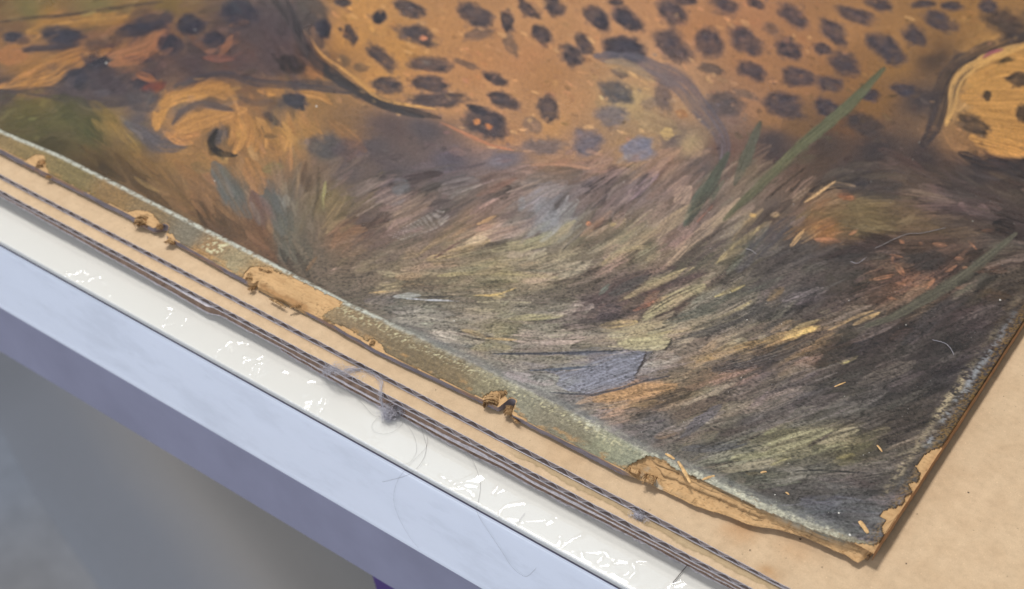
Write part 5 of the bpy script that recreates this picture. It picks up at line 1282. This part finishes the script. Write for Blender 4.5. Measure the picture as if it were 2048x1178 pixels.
splinter("splinter", (1521, 946), (1533, 944), 0.35, "whitish crumb sliver on the dark paint above the long split")
splinter("splinter", (1571, 985), (1578, 990), 0.3, "minute ochre sliver above the right part of the split")

def hair(pts, r, label, name="hair", mat=None, cat="hair", group=None, n=60):
    P = smooth_path(np.array(pts), n)
    o = tubes(name, [(P, r * 0.45)], mat or M_HAIR, None, 4)
    return tag(o, label, cat, group)
def tb(px, py, dz=0.45):
    """a point on the table: the white top, or its front face below the seam"""
    p = hit(px, py, ZT + dz)
    if p[1] < YT - 0.3:
        p = hitY(px, py, YT - 0.6)
    return p
HG = "hairs lying on the white table edge"
hair([tb(925, 890, 3), tb(945, 920, 1.5), tb(957, 950), tb(961, 975), tb(957, 1000), tb(953, 1020), tb(965, 1045), tb(985, 1075), tb(1005, 1105), tb(1025, 1135), tb(1050, 1153), tb(1066, 1143), tb(1072, 1136)], 0.075, "long dark hair crossing the seam and hooking on the lavender front", group=HG)
hair([tb(842, 853, 3), tb(850, 880), tb(853, 893), tb(848, 915), tb(835, 935), tb(815, 950), tb(790, 958), tb(765, 964)], 0.07, "dark hair bending down from the cardboard onto the lavender front, left of the long one", group=HG)
hair([tb(692, 778, 2), tb(710, 793), tb(728, 810), tb(740, 825), tb(752, 833), tb(766, 832)], 0.07, "hair left of the grey dust clump curving into it", group=HG)
hair([tb(755, 835), tb(744, 850), tb(748, 862), tb(765, 868), tb(785, 864), tb(803, 850), tb(807, 835)], 0.055, "pale hair looping round below the grey dust clump", group=HG)
hair([tb(808, 842), tb(823, 862), tb(832, 885), tb(832, 905), tb(820, 924), tb(803, 929)], 0.05, "faint hair hanging right of the loop under the dust clump", group=HG)
hair([tb(853, 865, 2), tb(855, 885), tb(848, 900), tb(830, 918), tb(812, 938), tb(797, 958), tb(788, 985), tb(789, 1010), tb(800, 1040), tb(820, 1075), tb(840, 1100)], 0.05, "thin grey hair sweeping down the lavender front beside the others", group=HG)
hair([tb(992, 940, 4), tb(990, 930, 5), tb(995, 924, 6), tb(1006, 922, 7)], 0.05, "short curled hair standing out of the brown cardboard edge", group=HG)
tag(tubes("bristle", [(np.array([tb(1374, 1131, .6), tb(1360, 1148, .6), tb(1346, 1165, .6)]), 0.13)], M_HAIR, None, 5), "stiff straight dark bristle on the white table", "bristle")
tag(tubes("bristle", [(np.array([tb(1050, 1026), tb(1040, 1038), tb(1030, 1052)]), 0.05)], M_LINT, None, 4), "faint short grey bristle by the seam", "bristle")
tag(tubes("lint_thread", [(smooth_path([face_pt(1750, 497, .1), face_pt(1768, 490, .4), face_pt(1785, 481, .3), face_pt(1815, 470, .5), face_pt(1840, 468, .3), face_pt(1868, 462, .2), face_pt(1891, 456, .1)], 40), 0.10)], M_THREAD, None, 5), "curved whitish lint thread lying on the brown patch of paint", "lint thread", "lint threads on the painting")
tag(tubes("lint_thread", [(smooth_path([face_pt(1492, 498, .1), face_pt(1502, 502, .4), face_pt(1513, 509, .1)], 12), 0.13)], M_THREAD, None, 5), "short pale lint thread on the grey brush strokes", "lint thread", "lint threads on the painting")
tag(tubes("lint_thread", [(smooth_path([face_pt(1865, 680, .1), face_pt(1888, 687, .3), face_pt(1900, 697, .3), face_pt(1908, 710, .1)], 20), 0.06)], M_LINT, None, 4), "very fine lint thread arching over dark paint near the right margin", "lint thread", "lint threads on the painting")
tag(tubes("lint_thread", [(smooth_path([face_pt(1700, 523, .1), face_pt(1715, 527, .2), face_pt(1734, 514, .1)], 20), 0.07)], M_LINT, None, 4), "fine curved lint thread under the brown patch of paint", "lint thread", "lint threads on the painting")

# white specks of dust on the paint
def specks():
    rg = np.random.default_rng(44); V = []; Fc = []
    def speck(p, r):
        o = len(V)
        for k in range(5): a = k * 1.2566 + rg.uniform(0, .5); V.append(p + np.array([math.cos(a) * r * rg.uniform(.6, 1.2), math.sin(a) * r * rg.uniform(.6, 1.2), 0]))
        V.append(p + np.array([0, 0, r * 0.6]))
        for k in range(5): Fc.append((o + k, o + (k + 1) % 5, o + 5))
    for x, y, r in ((1494, 640, .32), (213, 126, .5), (633, 213, .55), (429, 362, .3), (1450, 500, .2), (1563, 648, .2), (908, 642, .3), (1812, 650, .25), (1550, 990, .25), (390, 60, .25), (1460, 585, .2), (1678, 1026, .4), (1700, 1070, .5), (2000, 600, .4)):
        speck(face_pt(x, y, .08), r)
    for _ in range(900):
        x = rg.uniform(0, 2048); y = rg.uniform(0, 1100)
        p = hit(x, y, ZB)
        if p[0] > -62 or p[1] < ridge_y(p[0]) + 1: continue
        if rg.random() > 0.25 + 0.75 * (x > 1200) * (y > 350): continue
        speck(np.array([p[0], p[1], ZB + float(lift(p[0], p[1])) + 0.1]), rg.choice([0.07, 0.09, 0.13, 0.2], p=[.45, .35, .15, .05]))
    o = mesh_obj("dust", np.array(V), np.array(Fc), M_DUST, None, False); o["kind"] = "stuff"; o["label"] = "tiny white specks of dust scattered over the paint"
    V.clear(); Fc.clear()
    for _ in range(200):
        x = rg.uniform(0, 2048); y = rg.uniform(330, 1178); p = hit(x, y, 0)
        if p[1] < 238 or (p[0] < -58 and p[1] > float(core_y(np.array([p[0]]))[0]) - 0.3): continue
        speck(np.array([p[0], p[1], 0.06]), rg.choice([0.07, 0.12, 0.2, 0.3], p=[.5, .3, .15, .05]))
    for x, y, r in ((1600, 1078, .35), (1813, 1127, .3), (1937, 985, .35), (1300, 1020, .2), (756, 707, .3), (582, 630, .3)): speck(hit(x, y, 0.06), r)
    o = mesh_obj("crumbs", np.array(V), np.array(Fc), M_DARKBIT, None, False); o["kind"] = "stuff"; o["label"] = "dark crumbs and specks on the tan cardboard"
specks()

# grey dust clumps caught on the cardboard edges
def fuzz(name, label, centres, nf, flen, core, strand=None):
    root = empty(name, label, "dust clump", group="dust clumps caught on the cardboard edges")
    rg = np.random.default_rng(len(label))
    paths = []
    for _ in range(nf):
        c, sp = centres[rg.integers(len(centres))]
        a = np.array(c) + rg.normal(size=3) * np.array(sp)
        d1 = rg.normal(size=3); d1 /= np.linalg.norm(d1); d2 = rg.normal(size=3); d2 /= np.linalg.norm(d2)
        L = flen * rg.uniform(.4, 1.2)
        paths.append((smooth_path([a, a + d1 * L * .5, a + (d1 + d2 * .8) * L * .7, a + (d1 * .3 + d2) * L], 9), rg.uniform(0.02, 0.045)))
    if strand is not None:
        P = smooth_path(strand, 60)
        for _ in range(20):
            w = np.cumsum(rg.normal(size=(60, 3)) * 0.16, axis=0); w -= np.linspace(0, 1, 60)[:, None] * w[-1]
            paths.append((P + w + rg.normal(size=3) * 0.16, rg.uniform(0.02, 0.04)))
    o = tubes("fibres", paths, M_LINT, root, 3); o["kind"] = "stuff"
    if core:
        V = []; Fc = []
        for (c, sp) in centres[:core]:
            off = len(V); nu, nv = 18, 10
            for j in range(nv + 1):
                for i in range(nu):
                    th = math.pi * j / nv; ph = 2 * math.pi * i / nu
                    dv = np.array([math.sin(th) * math.cos(ph), math.sin(th) * math.sin(ph), math.cos(th)])
                    k = 1.1 + 0.7 * (float(fbm(dv[0] * 2 + 7 * dv[2] + off, dv[1] * 2, 3, 7)) - .5)
                    V.append(np.array(c) + dv * np.array(sp) * k * 1.1)
            for j in range(nv):
                for i in range(nu):
                    Fc.append((off + j * nu + i, off + j * nu + (i + 1) % nu, off + (j + 1) * nu + (i + 1) % nu, off + (j + 1) * nu + i))
        mesh_obj("dust_wad", np.array(V), np.array(Fc), mat_plain("dust_wad_grey", (158, 153, 158), 1.0, 0.0, 0.5, 1400, 0.0006, 1800), root)
    return root
p1 = hit(775, 830, -8.6); p2 = hit(786, 824, -8.2); p3 = hit(803, 817, -7.2); pl = hit(655, 742, -6.0)
fuzz("dust_clump", "grey dust clump hanging on a strand below the cardboard, largest of the lint", [(p1, (1.35, .9, 1.5)), (p2, (1.2, .9, 1.2)), (p3, (1.0, .7, 1.0)), (p1 + np.array([0, -.2, 1.6]), (.6, .5, 1.1))], 420, 2.6, 2,
     [hit(690, 738, -2.1), hit(725, 740, -1.9), hit(750, 750, -1.8), hit(763, 765, -1.9), hit(762, 788, -2.6), hit(763, 806, -6.0), hit(772, 825, -8.2)])
fuzz("dust_clump", "pale wisp of lint on the cut flutes left of the dust clump", [(pl, (1.0, .5, .7)), (hit(668, 737, -2.6), (1.4, .4, .4)), (hit(700, 745, -2.0), (2.6, .4, .3))], 150, 2.2, 0,
     [hit(648, 745, -7), hit(662, 740, -3), hit(690, 742, -2.0), hit(720, 738, -1.9)])
fuzz("dust_clump", "small pale lint tuft under the topmost sheet at lower right", [(hit(1277, 1031, -1.6), (1.2, .5, .4))], 170, 1.6, 1)
